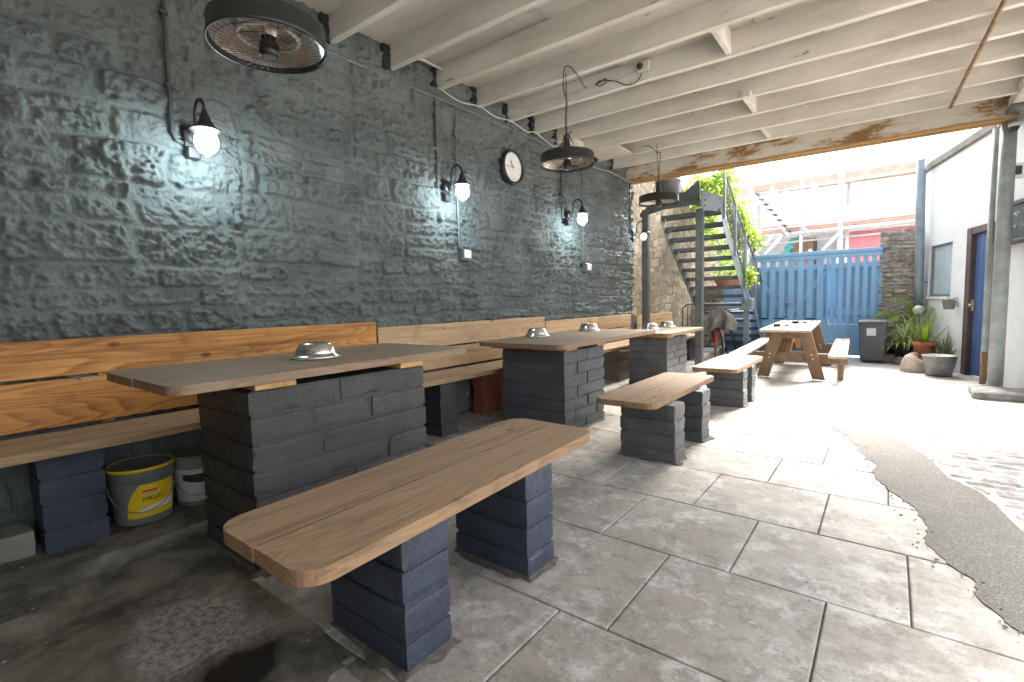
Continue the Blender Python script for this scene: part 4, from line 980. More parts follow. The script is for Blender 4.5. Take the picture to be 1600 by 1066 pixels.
b = MB(); b.box((DO[0] - .02, -.035, -.01), (DO[0] + .13, .12, 2.10), .006, MBW); b.box((DO[1] - .09, -.03, -.01), (DO[1] + .02, .12, 2.10), .006, MBW); b.box((DO[0] + .13, -.03, 2.0), (DO[1] - .09, .12, 2.10), .006, MBW)
b.build('door_frame', M['frame'], bld)
d_ = MB(); x0, x1 = DO[0] + .132, DO[1] - .092
for i in range(4): d_.box((x0 + (x1 - x0) * i / 4 + .0015, .02, .01), (x0 + (x1 - x0) * (i + 1) / 4 - .0015, .07, 1.998), .004, MBW)
door = d_.build('door', M['doorblue'], bld)
b = MB(); b.box((x0 + .01, -.008, .92), (x0 + .055, .018, 1.08), .004, MBW); b.lathe([(.0, .03), (.02, .03), (.022, .015), (.012, 0), (.0, 0)], (0, 0, 0), 14, MBW @ Matrix.Translation((x0 + .033, -.008, 1.0)) @ Matrix.Rotation(R(90), 4, 'X')); b.build('handle', M['brass'], door)
b = MB(); b.box((.27, .06, 1.12), (1.22, .08, 2.0), 0, MBW); wi = b.build('window', M['pane'], bld)
b = MB()
for q in ((.272, 1.122, .32, 1.998), (1.17, 1.122, 1.218, 1.998)): b.box((q[0], .03, q[1]), (q[2], .055, q[3]), .004, MBW)
b.box((.32, .03, 1.122), (1.17, .055, 1.16), .004, MBW); b.box((.32, .03, 1.955), (1.17, .055, 1.998), .004, MBW); b.build('frame', M['steelblue'], wi)
b = MB(); b.box((.25, -.04, 1.085), (1.24, .06, 1.118), .004, MBW); b.build('sill', M['render'], bld)
b = MB(); b.box((2.72, -.03, 1.80), (4.3, -.002, 2.22), .004, MBW); cb = b.build('chalkboard', M['board'], bld)
b = MB(); b.box((2.68, -.05, 2.222), (4.34, -.001, 2.27), .004, MBW); b.box((2.68, -.10, 1.755), (4.34, -.001, 1.798), .004, MBW); b.build('chalkboard_frame', M['frame'], cb)
rs = random.Random(5)
b = MB()                                            # loops of chalk handwriting too small to read
for row in range(2):
    x = 2.80
    while x < 4.1:
        n = rs.randint(4, 8); P = []
        for k in range(n * 4):
            P.append(MBW @ Vector((x + k * .012, -.0325, 2.11 - .15 * row + .03 * math.sin(k * 1.7 + rs.random()) + (.03 if k % 7 == 0 else 0))))
        b.tube(P, .0035, 4); x += n * .048 + .07
b.build('chalk_writing', M['chalk'], cb)
b = MB()                                            # blistered damp patch along the foot of the wall
o = pipe('downpipe', 'thick grey downpipe at the corner of the white building above the pots', [tuple(ony(1435, 490, 11.15)), tuple(ony(1436, 440, 11.15)), tuple(ony(1438, 330, 11.15)), tuple(ony(1440, 250, 11.15))], .066, M['steelblue'], n=18)
p = Vector(ony(1450, 441, 11.15)); b = MB(); b.tube([(p.x - .14, p.y, p.z), (p.x + .12, p.y + .05, p.z), (p.x + .13, p.y + .05, p.z + .12)], .018, 8); b.build('pipe_bracket', M['steelblue'], o)
# galvanised bucket on the building wall
q = bw(1.50, 1.0, .10); t = thing('hanging_bucket', 'small galvanised bucket hung on the white wall beside the door', 'bucket', tuple(q))
b = MB(); b.lathe([(0, -.07), (.062, -.07), (.082, .07), (.086, .074), (.080, .074), (.06, -.06), (0, -.06)], q, 24); b.build('bucket_shell', M['galv'], t)
b = MB(); b.tube([q + Vector((0, 0, .07)), q + Vector((.05, .012, .09)), bw(1.5, 1.1, -.0)], .006, 6); b.build('hook', M['blackmetal'], t)

# ================================================================== blue timber gate
GY = 11.42; gate = thing('wooden_gate', 'tall blue slatted timber gate across the back of the yard', 'gate', (-1.2, GY, 0))
GX0, GX1 = -2.36, -.15; gtop = 2.02
b = MB(); b.box((GX0, GY - .075, gtop - .035), (GX1 + .03, GY + .07, gtop + .035), .006); b.box((GX0, GY - .06, gtop - .115), (GX1 + .02, GY - .02, gtop - .0355), .004); b.build('top_rail', M['blue'] if 'blue' in M else M.setdefault('blue', m_blue_gate()), gate)
xs = GX0 + .02; i = 0
panels = ((GX0 + .03, -.985, 8, .70), (-.93, GX1 - .005, 6, .98))
for a, c, n, zlow in panels:
    pit = (c - a) / n
    for k in range(n):
        b = MB(); x = a + pit * k; ww = pit * (.62 if a > -1.5 else .66)
        b.box((x + .004, GY - .045, zlow + .002 if a < -1.5 else .62), (x + ww, GY - .022, gtop - .117), .003); b.build('slat', M['blue'], gate)
for a, c, n, zlow in panels:
    pit = (c - a) / n
    for k in range(n):
        x = a + pit * k + pit * .32; b = MB(); b.box((x + random.uniform(.001, .004), GY + .0225, zlow - .02 if a < -1.5 else .62), (x + pit * .985, GY + .042, 1.745), .003); b.build('back_slat', M['blue'], gate)
for a, c, z0, z1 in ((GX0, -.96, 1.69, 1.80), (-.955, GX1, 1.70, 1.80), (-.955, GX1, .80, .93), (GX0, -.96, .70, .745)):
    b = MB(); b.box((a, GY - .0215, z0), (c - .002, GY + .02, z1), .003); b.build('rail', M['blue'], gate)
for a, c, zt in ((GX0 + .02, -1.67, .698), (-1.66, -.985, .698), (-.95, GX1, .615)):
    b = MB(); b.box((a, GY - .05, .015), (c, GY - .02, zt), .004); b.build('lower_panel', M['blue'], gate)
b = MB(); b.box((-.985, GY - .06, .0), (-.945, GY - .015, gtop - .116), .004); b.build('meeting_stile', M['blue'], gate)
for (xa, za, xb, zb) in ((GX0 + .12, 1.66, -1.70, .78), (-1.0, 1.66, -1.62, .78)):
    b = MB(); dv = Vector((xb - xa, 0, zb - za)); nv = Vector((dv.z, 0, -dv.x)).normalized() * .04; A = Vector((xa, GY - .0212, za)); B_ = Vector((xb, GY - .0212, zb)); y2 = Vector((0, .035, 0))
    P = [A + nv, B_ + nv, B_ - nv, A - nv]; b.add(P + [q + y2 for q in P], [(0, 1, 2, 3), (7, 6, 5, 4), (0, 4, 5, 1), (1, 5, 6, 2), (2, 6, 7, 3), (3, 7, 4, 0)]); b.build('brace', M['blue'], gate)
for x in (-2.2, -1.9, -1.35): b = MB(); b.box((x, GY - .062, .715), (x + .19, GY - .0455, .738), .002); b.build('strap_hinge', M['blackmetal'], gate)
p = Vector((-1.66, GY - .06, 1.02)); b = MB(); b.box((p.x - .05, p.y, p.z), (p.x + .07, p.y + .014, p.z + .03), .003); b.tube([p + Vector((-.03, 0, 0)), p + Vector((-.03, -.01, -.06)), p + Vector((.02, -.01, -.06)), p + Vector((.02, 0, 0))], .006, 6); b.build('latch', M['galv'], gate)
b = MB(); b.lathe([(0, 0), (.035, 0), (.035, .03), (.02, .05), (0, .055)], (-1.28, GY, gtop + .036), 14); b.build('finial', M['plasticwhite'], gate)
b = MB(); b.box((GX0 - .55, GY + .02, 0), (GX0 - .005, GY + .06, 1.35), .004); tag(b.build('fence_panel', M['blue']), 'narrow blue fence panel behind the lower stair treads', 'fence')

# ================================================================== wheelie bin
t = thing('wheelie_bin', 'dark grey wheelie bin with a white label in front of the gate', 'bin', (-.21, 10.62, 0)); x0, x1, y0, y1, hb = -.425, .0, 10.42, 10.92, .74
def taper(x0, x1, y0, y1, z0, z1, k):
    cx, cy = (x0 + x1) / 2, (y0 + y1) / 2; f = lambda x, c: c + (x - c) * k
    return [(f(x0, cx), f(y0, cy), z0), (f(x1, cx), f(y0, cy), z0), (f(x1, cx), f(y1, cy), z0), (f(x0, cx), f(y1, cy), z0), (x0, y0, z1), (x1, y0, z1), (x1, y1, z1), (x0, y1, z1)]
def hexa(b, P, bev=.02):
    bm = bmesh.new(); v = [bm.verts.new(p) for p in P]
    for q in ((3, 2, 1, 0), (4, 5, 6, 7), (0, 1, 5, 4), (1, 2, 6, 5), (2, 3, 7, 6), (3, 0, 4, 7)): bm.faces.new([v[i] for i in q])
    bmesh.ops.bevel(bm, geom=bm.edges[:], offset=bev, segments=2, affect='EDGES', profile=.5); b.bm(bm)
b = MB(); hexa(b, taper(x0 + .012, x1 - .012, y0 + .01, y1 - .04, .03, hb - .06, .84)); b.build('bin_body', M['binplastic'], t)
b = MB(); b.box((x0, y0 - .005, hb - .075), (x1, y1 - .02, hb - .035), .012, seg=2); b.build('rim', M['binplastic'], t)
b = MB(); hexa(b, [(x0 - .008, y0 - .012, hb - .034), (x1 + .008, y0 - .012, hb - .034), (x1 + .008, y1 + .01, hb - .034), (x0 - .008, y1 + .01, hb - .034), (x0 + .02, y0 + .03, hb - .002), (x1 - .02, y0 + .03, hb - .002), (x1 - .02, y1 - .01, hb + .022), (x0 + .02, y1 - .01, hb + .022)], .01); b.build('bin_lid', M['binplastic'], t)
b = MB(); b.tube([(x0 + .03, y1 + .04, hb - .05), (x1 - .03, y1 + .04, hb - .05)], .016, 10); b.build('handle', M['binplastic'], t)
for x in (x0 + .03, x1 - .07):
    b = MB(); b.lathe([(0, -.02), (.10, -.02), (.105, 0), (.10, .02), (0, .02)], (0, 0, 0), 22, Matrix.Translation((x + .02, y1 - .05, .105)) @ Matrix.Rotation(R(90), 4, 'Y')); b.build('wheel', M['tyre'], t)
b = MB(); b.box((x0 + .13, y0 + .002, .47), (x0 + .26, y0 + .0135, .60)); b.build('label', M['labelwhite'], t)

# ================================================================== picnic table
t = thing('picnic_table', 'wooden picnic table with attached benches in the open yard', 'picnic table', (-1.2, 9, 0))
YA, YB = 7.74, 10.25; sk = -.042
def sx(x, y): return x + sk * (y - YA)
def slab(y0, y1, xa, xb, za, zb, th, mat, name, bev=.006):
    b = MB(); P = [(sx(xa, y0), y0, za - th), (sx(xb, y0), y0, za - th), (sx(xb, y1), y1, zb - th), (sx(xa, y1), y1, zb - th), (sx(xa, y0), y0, za), (sx(xb, y0), y0, za), (sx(xb, y1), y1, zb), (sx(xa, y1), y1, zb)]
    hexa(b, P, bev); return b.build(name, mat, t)
for i in range(5):
    w_ = .637 / 5; slab(YA + random.uniform(-.006, .006), YB, -1.482 + i * w_ + .0025, -1.482 + (i + 1) * w_ - .0025, .717, .736, .036, M['picnictop'], 'top_plank')
for i in range(2):
    slab(7.50, 10.4, -.622 + i * .105, -.622 + i * .105 + .101, .402, .42, .036, M['picnictop'], 'seat_plank')
    slab(7.24, 10.1, -1.795 + i * .112, -1.795 + i * .112 + .108, .402, .42, .036, M['picnictop'], 'seat_plank')
def leg(y, top, bot, wt=.155, th=.045):
    b = MB(); dx = bot - top; k = math.hypot(dx, .68) / .68 * wt / 2
    P = [(bot - k, y, -.005), (bot + k, y, -.005), (bot + k, y + th, -.005), (bot - k, y + th, -.005), (top - k, y, .678), (top + k, y, .678), (top + k, y + th, .678), (top - k, y + th, .678)]
    hexa(b, P, .005); return b.build('leg', M['picnic'], t)
def bolt(x, y, z):
    b = MB(); b.lathe([(0, 0), (.014, 0), (.014, .008), (.006, .013), (0, .013)], (0, 0, 0), 10, Matrix.Translation((x, y, z)) @ Matrix.Rotation(R(90), 4, 'X')); return b
for yl, s_ in ((8.03, -.0), (9.75, -.06)):
    for tp, bt in ((-1.29, -1.475), (-.945, -.76)):
        lg = leg(yl, tp + s_, bt + s_)
        for z in (.29, .345):
            x = tp + s_ + (bt - tp) * (1 - z / .68); bolt(x, yl - .001, z).build('bolt', M['brass'], lg)
    b = MB(); b.box((-1.80 + s_, yl + .047, .225), (-.43 + s_, yl + .09, .364), .005); b.build('seat_bearer', M['picnic'], t)
    b = MB(); b.box((-1.46 + s_, yl + .047, .58), (-.86 + s_, yl + .09, .678), .005); b.build('top_bearer', M['picnic'], t)
b = MB(); b.box((-.545, 8.16, -.005), (-.475, 8.21, .22), .004); b.build('prop', M['picnic'], t)
for s_, e_ in (((-1.17, 8.13, .30), (-1.19, 8.75, .66)), ((-1.23, 9.74, .30), (-1.21, 9.15, .66))):
    b = MB(); A = Vector(s_); B_ = Vector(e_); d = (B_ - A); q = d.normalized().to_track_quat('Z', 'X').to_matrix().to_4x4(); b.box((-.035, -.035, 0), (.035, .035, d.length), .004, Matrix.Translation(A) @ q); b.build('brace', M['batten'], t)
for (px, py), lb in (((1214, 510), 'dark ashtray at the near end of the picnic table'), ((1243, 506), 'dark ashtray at the middle of the picnic table')):
    p = Vector(onz(px, py, .727)); zt = .717 + .019 * (p.y - YA) / (YB - YA); t_ = thing('ashtray', lb, 'ashtray', (p.x, p.y, zt), 'ashtrays on the picnic table')
    b = MB(); b.lathe([(0, .002), (.05, .002), (.058, .04), (.062, .043), (.052, .043), (.046, .012), (0, .012)], (p.x, p.y, zt), 24); b.build('ashtray_dish', M['blackmetal'], t_)
    b = MB(); b.lathe([(0, .003), (.03, .003), (.033, .035), (.0, .045)], (p.x + .13, p.y + .03, zt), 16); tag(b.build('lidded_tin', M['galv']), lb.replace('dark ashtray', 'small grey tin beside the ashtray'), 'tin', 'tins on the picnic table')

# ================================================================== metal staircase
st = thing('metal_staircase', 'dark grey open-tread metal staircase climbing towards the roof edge', 'staircase', (-2.7, 9.6, 0))
SM = M['darkgrey']; SLm = M['steelblue']
UP = [(8.284 + .2245 * n, 2.605 - .17 * n) for n in range(9)]
LO = [(10.36 + .185 * n, 1.075 - .168 * n) for n in range(6)]
def tread(x0, x1, y, z):
    b = MB(); b.box((x0, y, z - .006), (x1, y + .24, z), .0015); b.box((x0, y, z - .062), (x1, y + .006, z - .0065)); b.box((x0, y + .234, z - .062), (x1, y + .24, z - .0065)); return b.build('tread', SM, st)
for y, z in UP: tread(-3.14, -2.175, y, z)
for y, z in LO: tread(-3.02, -2.085, y, z)
def plate(x, th, poly, mat, name):
    """flat plate in the plane x = const, poly of (y, z)"""
    n = len(poly); vs = [(x, y, z) for y, z in poly] + [(x + th, y, z) for y, z in poly]
    fs = [tuple(range(n))[::-1], tuple(range(n, 2 * n))] + [(i, (i + 1) % n, n + (i + 1) % n, n + i) for i in range(n)]
    b = MB(); b.add(vs, fs); bm = bmesh.new(); 
    vv_ = [bm.verts.new(p) for p in b.v]; [bm.faces.new([vv_[i] for i in f]) for f in b.f]; bmesh.ops.recalc_face_normals(bm, faces=bm.faces[:]); b = MB(); b.bm(bm); return b.build(name, mat, st)
dn_ = -.17 / .2245
def line(y): return 2.605 + dn_ * (y - 8.284)
ye = UP[-1][0] + .26
for x, mt in ((-3.152, SM), (-2.173, SLm)):
    plate(x, .011, [(8.32, line(8.32) + .10), (ye, line(ye) + .10), (ye, line(ye) - .16), (8.55, line(8.55) - .16), (8.32, line(8.32) - .05)], mt, 'stringer')
def line2(y): return 1.075 - .168 / .185 * (y - 10.36)
for x, mt in ((-3.032, SM), (-2.083, SLm)):
    plate(x, .011, [(10.32, line2(10.32) + .09), (11.36, line2(11.36) + .09), (11.36, -.01), (11.2, line2(11.2) - .14), (10.32, line2(10.32) - .16)], mt, 'stringer')
for x in (-2.62, -2.84):
    plate(x, .05, [(10.36, .98), (11.3, .09), (11.3, .0), (10.3, .93)], SM, 'under_bearer')
b = MB(); b.box((-3.16, 8.13, 2.755), (-2.43, 8.52, 2.765)); b.box((-2.43, 8.30, 2.755), (-2.17, 8.52, 2.765)); b.build('landing', SM, st)
FA = [onx_ for onx_ in [tuple(ony(px, py, 8.17)) for px, py in ((1000, 334), (1036.5, 301.5), (1069.5, 300.5), (1092.8, 280.3), (1094.5, 323), (1085, 320.5), (1036.5, 328), (1000, 340))]]
b = MB(); n = len(FA); b.add([(p[0], 8.17, p[2]) for p in FA] + [(p[0], 8.182, p[2]) for p in FA], [tuple(range(n)), tuple(range(n, 2 * n))[::-1]] + [(i, n + i, n + (i + 1) % n, (i + 1) % n) for i in range(n)]); b.build('landing_fascia', SM, st)
P = [(-2.425, 8.14, 2.60), (-2.16, 8.34, 2.56), (-2.16, 8.34, 2.80), (-2.425, 8.14, 2.90)]; b = MB(); b.add(P + [(x + .008, y - .01, z) for x, y, z in P], [(3, 2, 1, 0), (4, 5, 6, 7), (0, 1, 5, 4), (1, 2, 6, 5), (2, 3, 7, 6), (3, 0, 4, 7)]); b.build('landing_side_plate', SLm, st)
for z in (2.66, 2.75): bolt(-2.37, 8.165, z).build('bolt', SM, st)
b = MB(); b.box((-2.505, 8.105, -.01), (-2.395, 8.16, 2.62), .004); b.box((-2.505, 8.1605, -.01), (-2.395, 8.215, 2.62), .004); b.build('post', SM, st)
b = MB(); b.box((-3.415, 8.11, -.01), (-3.305, 8.21, 2.72), .004); b.build('post', SM, st)
b = MB(); b.box((-2.235, 10.22, -.01), (-2.145, 10.31, 1.03), .004); b.build('post', SLm, st)
b = MB(); b.box((-2.25, 10.12, .95), (-2.07, 10.36, 1.16), .006); b.build('bracket_box', SLm, st)
# barred guard down the open side
top = lambda y: (3.20 + (y - 8.42) * (1.98 - 3.20) / (10.45 - 8.42)); 
gy = np.arange(8.42, 11.3, .105)
for i, y in enumerate(gy):
    zl = (line(y) if y < 10.3 else line2(y)) + .16; x = -2.15 + .035 * sstep(9.8, 10.6, y); b = MB(); rad = .007 if i % 7 else .018
    if i % 7: b.tube([(x, y, zl), (x, y, top(y))], rad, 6)
    else: b.box((x - .02, y - .02, zl - .2), (x + .02, y + .02, top(y) + .02), .003)
    b.build('guard_bar' if i % 7 else 'guard_post', SM if i % 7 else SLm, st)
for off_, nm, r_ in ((0, 'top_rail', .016), (None, 'lower_rail', .016)):
    P = [(-2.15 + .035 * float(sstep(9.8, 10.6, y)), y, top(y) if off_ == 0 else (line(y) if y < 10.3 else line2(y)) + .17) for y in (8.42, 9.2, 9.9, 10.25, 10.7, 11.28)]
    b = MB(); b.tube(P, r_, 8); b.build(nm, SM, st)
t = thing('barrel', 'dark blue-grey ribbed barrel on the staircase landing', 'barrel', (-3.06, 8.40, 2.766)); b = MB()
prof = [(0, 0), (.19, 0)]
for k in range(14): z = .01 + k * .036; prof += [(.205, z), (.21, z + .012), (.205, z + .03)]
prof += [(.2, .53), (.19, .54), (0, .53)]; b.lathe(prof, (-3.06, 8.40, 2.766), 32); b.build('barrel_body', M['binplastic'], t)
b = MB(); b.lathe([(.211, .40), (.216, .405), (.216, .435), (.211, .44)], (-3.06, 8.4, 2.766), 32); b.build('hoop', M['darkgrey'], t)

# ================================================================== bicycle, cloth, iron frame under the stairs
bk = thing('bicycle', 'bicycle with a red fork parked beneath the metal staircase', 'bicycle', (-2.42, 9.3, 0)); 
def wheel(cx, cy, yaw):
    MM = Matrix.Translation((cx, cy, .335)) @ Matrix.Rotation(yaw, 4, 'Z'); ring = lambda r, k: [MM @ Vector((0, r * math.cos(2 * math.pi * i / k), r * math.sin(2 * math.pi * i / k))) for i in range(k)]
    b = MB(); b.tube(ring(.315, 40), .021, 8, True); ty = b.build('wheel', M['tyre'], bk)
    b = MB(); b.tube(ring(.287, 40), .010, 6, True); b.build('rim', M['galv'], ty)
    b = MB()
    for i in range(18):
        a = 2 * math.pi * i / 18; b.tube([MM @ Vector((.02 * (-1) ** i, .02 * math.cos(a + .4), .02 * math.sin(a + .4))), MM @ Vector((0, .285 * math.cos(a), .285 * math.sin(a)))], .0014, 4)
    b.tube([MM @ Vector((-.05, 0, 0)), MM @ Vector((.05, 0, 0))], .018, 10); b.build('spokes', M['galv'], ty)
fw, rw = (-2.30, 8.78), (-2.52, 9.78); wheel(*fw, R(25)); wheel(*rw, R(12))
def V3(y, z, dx=0): f = (y - fw[1]) / (rw[1] - fw[1]); return Vector((fw[0] + (rw[0] - fw[0]) * f + dx, y, z))
head, headb, bb_, seat_ = V3(9.0, .82), V3(8.96, .70), V3(9.42, .30), V3(9.56, .80)
b = MB(); b.tube([head, headb], .022, 10); b.tube([headb, bb_], .020, 10); b.tube([head, seat_.lerp(bb_, .12)], .018, 10); b.tube([seat_, bb_], .018, 10)
for dx in (-.05, .05): b.tube([bb_, V3(rw[1], .335, dx)], .011, 8); b.tube([seat_.lerp(bb_, .15), V3(rw[1], .335, dx)], .009, 8)
b.build('frame', M['blackmetal'], bk)
b = MB()
for dx in (-.055, .055): b.tube([headb + Vector((dx * .8, 0, 0)), V3(8.86, .52, dx), V3(fw[1], .335, dx)], .021, 10)
b.build('fork', M['redpaint'], bk)
b = MB(); b.tube([head, head + Vector((0, -.04, .12)), head + Vector((-.02, -.05, .13))], .014, 8); b.tube([head + Vector((-.30, .05, .16)), head + Vector((-.12, -.05, .14)), head + Vector((.12, -.05, .14)), head + Vector((.30, .07, .16))], .013, 8); b.build('handlebar', M['blackmetal'], bk)
b = MB(); hexa(b, [(seat_.x - .03, 9.42, .86), (seat_.x + .03, 9.42, .86), (seat_.x + .08, 9.70, .86), (seat_.x - .08, 9.70, .86), (seat_.x - .025, 9.42, .89), (seat_.x + .025, 9.42, .89), (seat_.x + .075, 9.70, .92), (seat_.x - .075, 9.70, .92)], .012); b.tube([seat_, seat_ + Vector((0, .01, .07))], .013, 8); b.build('saddle', M['blackmetal'], bk)
b = MB(); b.lathe([(0, -.006), (.085, -.006), (.085, .006), (0, .006)], (0, 0, 0), 24, Matrix.Translation(bb_ + Vector((.05, 0, 0))) @ Matrix.Rotation(R(90), 4, 'Y')); b.tube([bb_ + Vector((.06, 0, 0)), bb_ + Vector((.07, -.10, -.13)), bb_ + Vector((.14, -.10, -.13))], .010, 8); b.build('crank', M['galv'], bk)
us_, vs_ = np.linspace(0, 1, 34), np.linspace(0, 1, 30); Uc, Vc = np.meshgrid(us_, vs_, indexing='ij')
cx = head.x + (Uc - .5) * .50 + .03 * np.sin(Vc * 9); cyv = 8.93 + .16 * (Vc - .5) + .035 * fbm(Uc * 5, Vc * 5, 0, 3, 3); cz = .985 - .38 * np.abs(Vc * 2 - 1) ** 1.2 * (1 - .25 * Uc) - .25 * (np.abs(Uc - .5) * 2) ** 2 * .35 + .05 * fbm(Uc * 6, Vc * 6, 4, 5, 3)
o = grid_mesh('cloth', np.stack([cx, cyv + .07 * np.sin(Uc * 14) * np.abs(Vc * 2 - 1), cz], -1), M['greycloth']); sm_ = o.modifiers.new('thick', 'SOLIDIFY'); sm_.thickness = .012; tag(o, 'crumpled grey cloth draped over the bicycle handlebar', 'cloth')
t = thing('iron_frame', 'black iron arched frame standing behind the farthest table', 'frame', (-2.93, 9.3, 0)); b = MB()
for dx in (-.17, .17): b.tube([(-2.93 + dx, 9.3, 0), (-2.93 + dx, 9.3, .98)], .011, 8)
b.tube([(-2.93 + .17 * math.cos(R(a)), 9.3, .98 + .10 * math.sin(R(a))) for a in range(0, 181, 12)], .011, 8); b.build('arch', M['blackmetal'], t)
for dx in (-.085, 0, .085): b = MB(); b.tube([(-2.93 + dx, 9.3, .62), (-2.93 + dx, 9.3, 1.06 - abs(dx) * .3)], .006, 6); b.build('upright', M['blackmetal'], t)
for z in (.62, .35): b = MB(); b.tube([(-3.1, 9.3, z), (-2.76, 9.3, z)], .008, 6); b.build('cross_bar', M['blackmetal'], t)

# ================================================================== plants
def leaf(b, p, d, up, L, W):
    d = Vector(d).normalized(); s = d.cross(Vector(up)); s = s.normalized() if s.length > 1e-3 else Vector((1, 0, 0)); n = s.cross(d)
    p = Vector(p); vs = [p, p + d * L * .35 + s * W * .5 + n * W * .12, p + d * L * .75 + s * W * .35 + n * W * .05, p + d * L - n * W * .25, p + d * L * .75 - s * W * .35 + n * W * .05, p + d * L * .35 - s * W * .5 + n * W * .12, p + d * L * .5]
    b.add(vs, [(0, 1, 6), (1, 2, 6), (2, 3, 6), (3, 4, 6), (4, 5, 6), (5, 0, 6)], False)
def blade(b, p, az, el, L, W, droop, n=8):
    p = Vector(p); d = Vector((math.cos(az) * math.cos(el), math.sin(az) * math.cos(el), math.sin(el))); s = Vector((-math.sin(az), math.cos(az), 0)); vs = []; q = p.copy()
    for i in range(n + 1):
        t = i / n; w_ = W * (math.sin(math.pi * (.12 + .88 * t) ** .8) * .5 + .02) if t < 1 else .0005
        nn = s.cross(d).normalized(); vs += [q + s * w_, q + nn * w_ * -.3, q - s * w_]; q = q + d * L / n; d = (d + Vector((0, 0, -droop / n * (.4 + 1.4 * t)))).normalized()
    fs = []
    for i in range(n):
        for k in (0, 1): fs.append((i * 3 + k, i * 3 + k + 1, i * 3 + 4 + k, i * 3 + 3 + k))
    b.add(vs, fs, True)
def rnd_dir(rs): 
    z = rs.uniform(-1, 1); a = rs.uniform(0, 6.283); k = math.sqrt(1 - z * z); return Vector((k * math.cos(a), k * math.sin(a), z))
def vine(name, label, paths, mats, n, spread, size, seed, cat='plant'):
    rs = random.Random(seed); t = thing(name, label, cat, paths[0][0]); b = MB()
    for P in paths: b.tube(smooth_pts(P, 5), .008, 6)
    b.build('stem', M['stem'], t); bs = [MB() for _ in mats]
    for P in paths:
        Q = smooth_pts(P, 12)
        for k in range(n):
            q = rs.choice(Q); c = q + rnd_dir(rs) * spread * rs.random() ** .6
            for j in range(rs.randint(4, 8)):
                d = rnd_dir(rs) + Vector((0, -.3, -.25)); leaf(rs.choice(bs), c + rnd_dir(rs) * size * 1.1, d, rnd_dir(rs), size * rs.uniform(.7, 1.4), size * rs.uniform(.55, .9))
    for bb, m_ in zip(bs, mats): bb.build('foliage', m_, t)
    return t
def pY(px, py, y): return Vector(ony(px, py, y))
vine('climbing_plant', 'lime green climber spilling over the wall behind the staircase landing', [[pY(1062, 320, 11.6), pY(1075, 300, 11.6), pY(1090, 290, 11.5), pY(1108, 285, 11.3)], [pY(1070, 345, 12), pY(1100, 310, 11.8), pY(1122, 285, 11.4), pY(1140, 278, 11)], [pY(1140, 400, 12), pY(1110, 360, 12.0), pY(1108, 320, 11.9), pY(1120, 300, 11.6)]], [M['leafL'], M['leafM']], 120, .30, .085, 3)
vine('climbing_plant', 'bright green climber trailing down outside the staircase guard', [[pY(1135, 290, 11.0), pY(1146, 320, 10.9), pY(1155, 350, 10.9), pY(1170, 372, 10.8)], [pY(1140, 300, 11.3), pY(1160, 330, 11.2), pY(1165, 360, 11.1), pY(1186, 378, 11.0)], [pY(1150, 330, 11.2), pY(1150, 360, 11.2), pY(1158, 385, 11.2)]], [M['leafL'], M['leafL'], M['leafM']], 75, .17, .07, 4)
vine('climbing_plant', 'small sprig of bright leaves hanging by the stair bracket', [[pY(1160, 410, 10.0), pY(1166, 425, 9.95), pY(1172, 432, 9.9), pY(1170, 446, 9.9)]], [M['leafL']], 16, .075, .085, 5)
t = thing('planter_bowl', 'wide terracotta planter bowl on the low wall behind the stairs', 'planter', (-3.05, 12.3, 1.43)); b = MB(); b.lathe([(0, 0), (.22, 0), (.33, .22), (.36, .22), (.36, .26), (.31, .26), (.3, .2), (0, .2)], (-3.05, 12.35, 1.43), 28); b.build('bowl', M['terracotta'], t)
rs = random.Random(8); b = MB()
for k in range(260): leaf(b, Vector((-3.05, 12.35, 1.66)) + Vector((rs.gauss(0, .2), rs.gauss(0, .15), abs(rs.gauss(0, .25)))), rnd_dir(rs) + Vector((0, 0, .4)), rnd_dir(rs), rs.uniform(.06, .12), rs.uniform(.03, .06))
b.build('foliage', M['leafM'], t)

PB = (.47, 10.2, .12)
b = MB(); rough_block(b, (.33, 10.08, -.01), (.62, 10.34, .118), 88, .03, .006, .012); tag(b.build('concrete_block', M['oldconc']), 'low concrete block under the terracotta plant pot', 'block')
t = thing('pot_plant', 'spiky upright plant in a terracotta pot by the white building', 'plant', PB); b = MB(); b.lathe([(r_ * 1.15, z_ * 1.1) for r_, z_ in [(0, 0), (.105, 0), (.125, .20), (.14, .20), (.145, .26), (.128, .26), (.12, .21), (0, .21)]], PB, 30); b.build('pot', M['terracotta'], t)
b = MB(); rs = random.Random(2)
for k in range(26): blade(b, (PB[0] + rs.gauss(0, .03), PB[1] + rs.gauss(0, .03), PB[2] + .23), rs.uniform(0, 6.28), R(rs.uniform(55, 88)), rs.uniform(.3, .58), rs.uniform(.025, .04), rs.uniform(.1, .7))
b.build('foliage', M['leafL'], t)
def tuft(name, label, c, n, L, W, el, droop, mat, pot=None, seed=1, lift=.0, az=(0, 6.28)):
    t = thing(name, label, 'plant', c); rs = random.Random(seed)
    if pot:
        r_, h_, m_ = pot; b = MB(); b.lathe([(0, 0), (r_ * .8, 0), (r_ * .98, h_ * .9), (r_ * 1.04, h_ * .9), (r_ * 1.04, h_), (r_ * .92, h_), (r_ * .9, h_ * .85), (0, h_ * .85)], c, 24); b.build('pot', m_, t)
    b = MB(); z = c[2] + (pot[1] * .85 if pot else 0) + lift
    for k in range(n): blade(b, (c[0] + rs.gauss(0, .05), c[1] + rs.gauss(0, .05), z), rs.uniform(*az), R(rs.uniform(*el)), rs.uniform(*L), rs.uniform(*W), rs.uniform(*droop))
    b.build('foliage', mat, t); return t
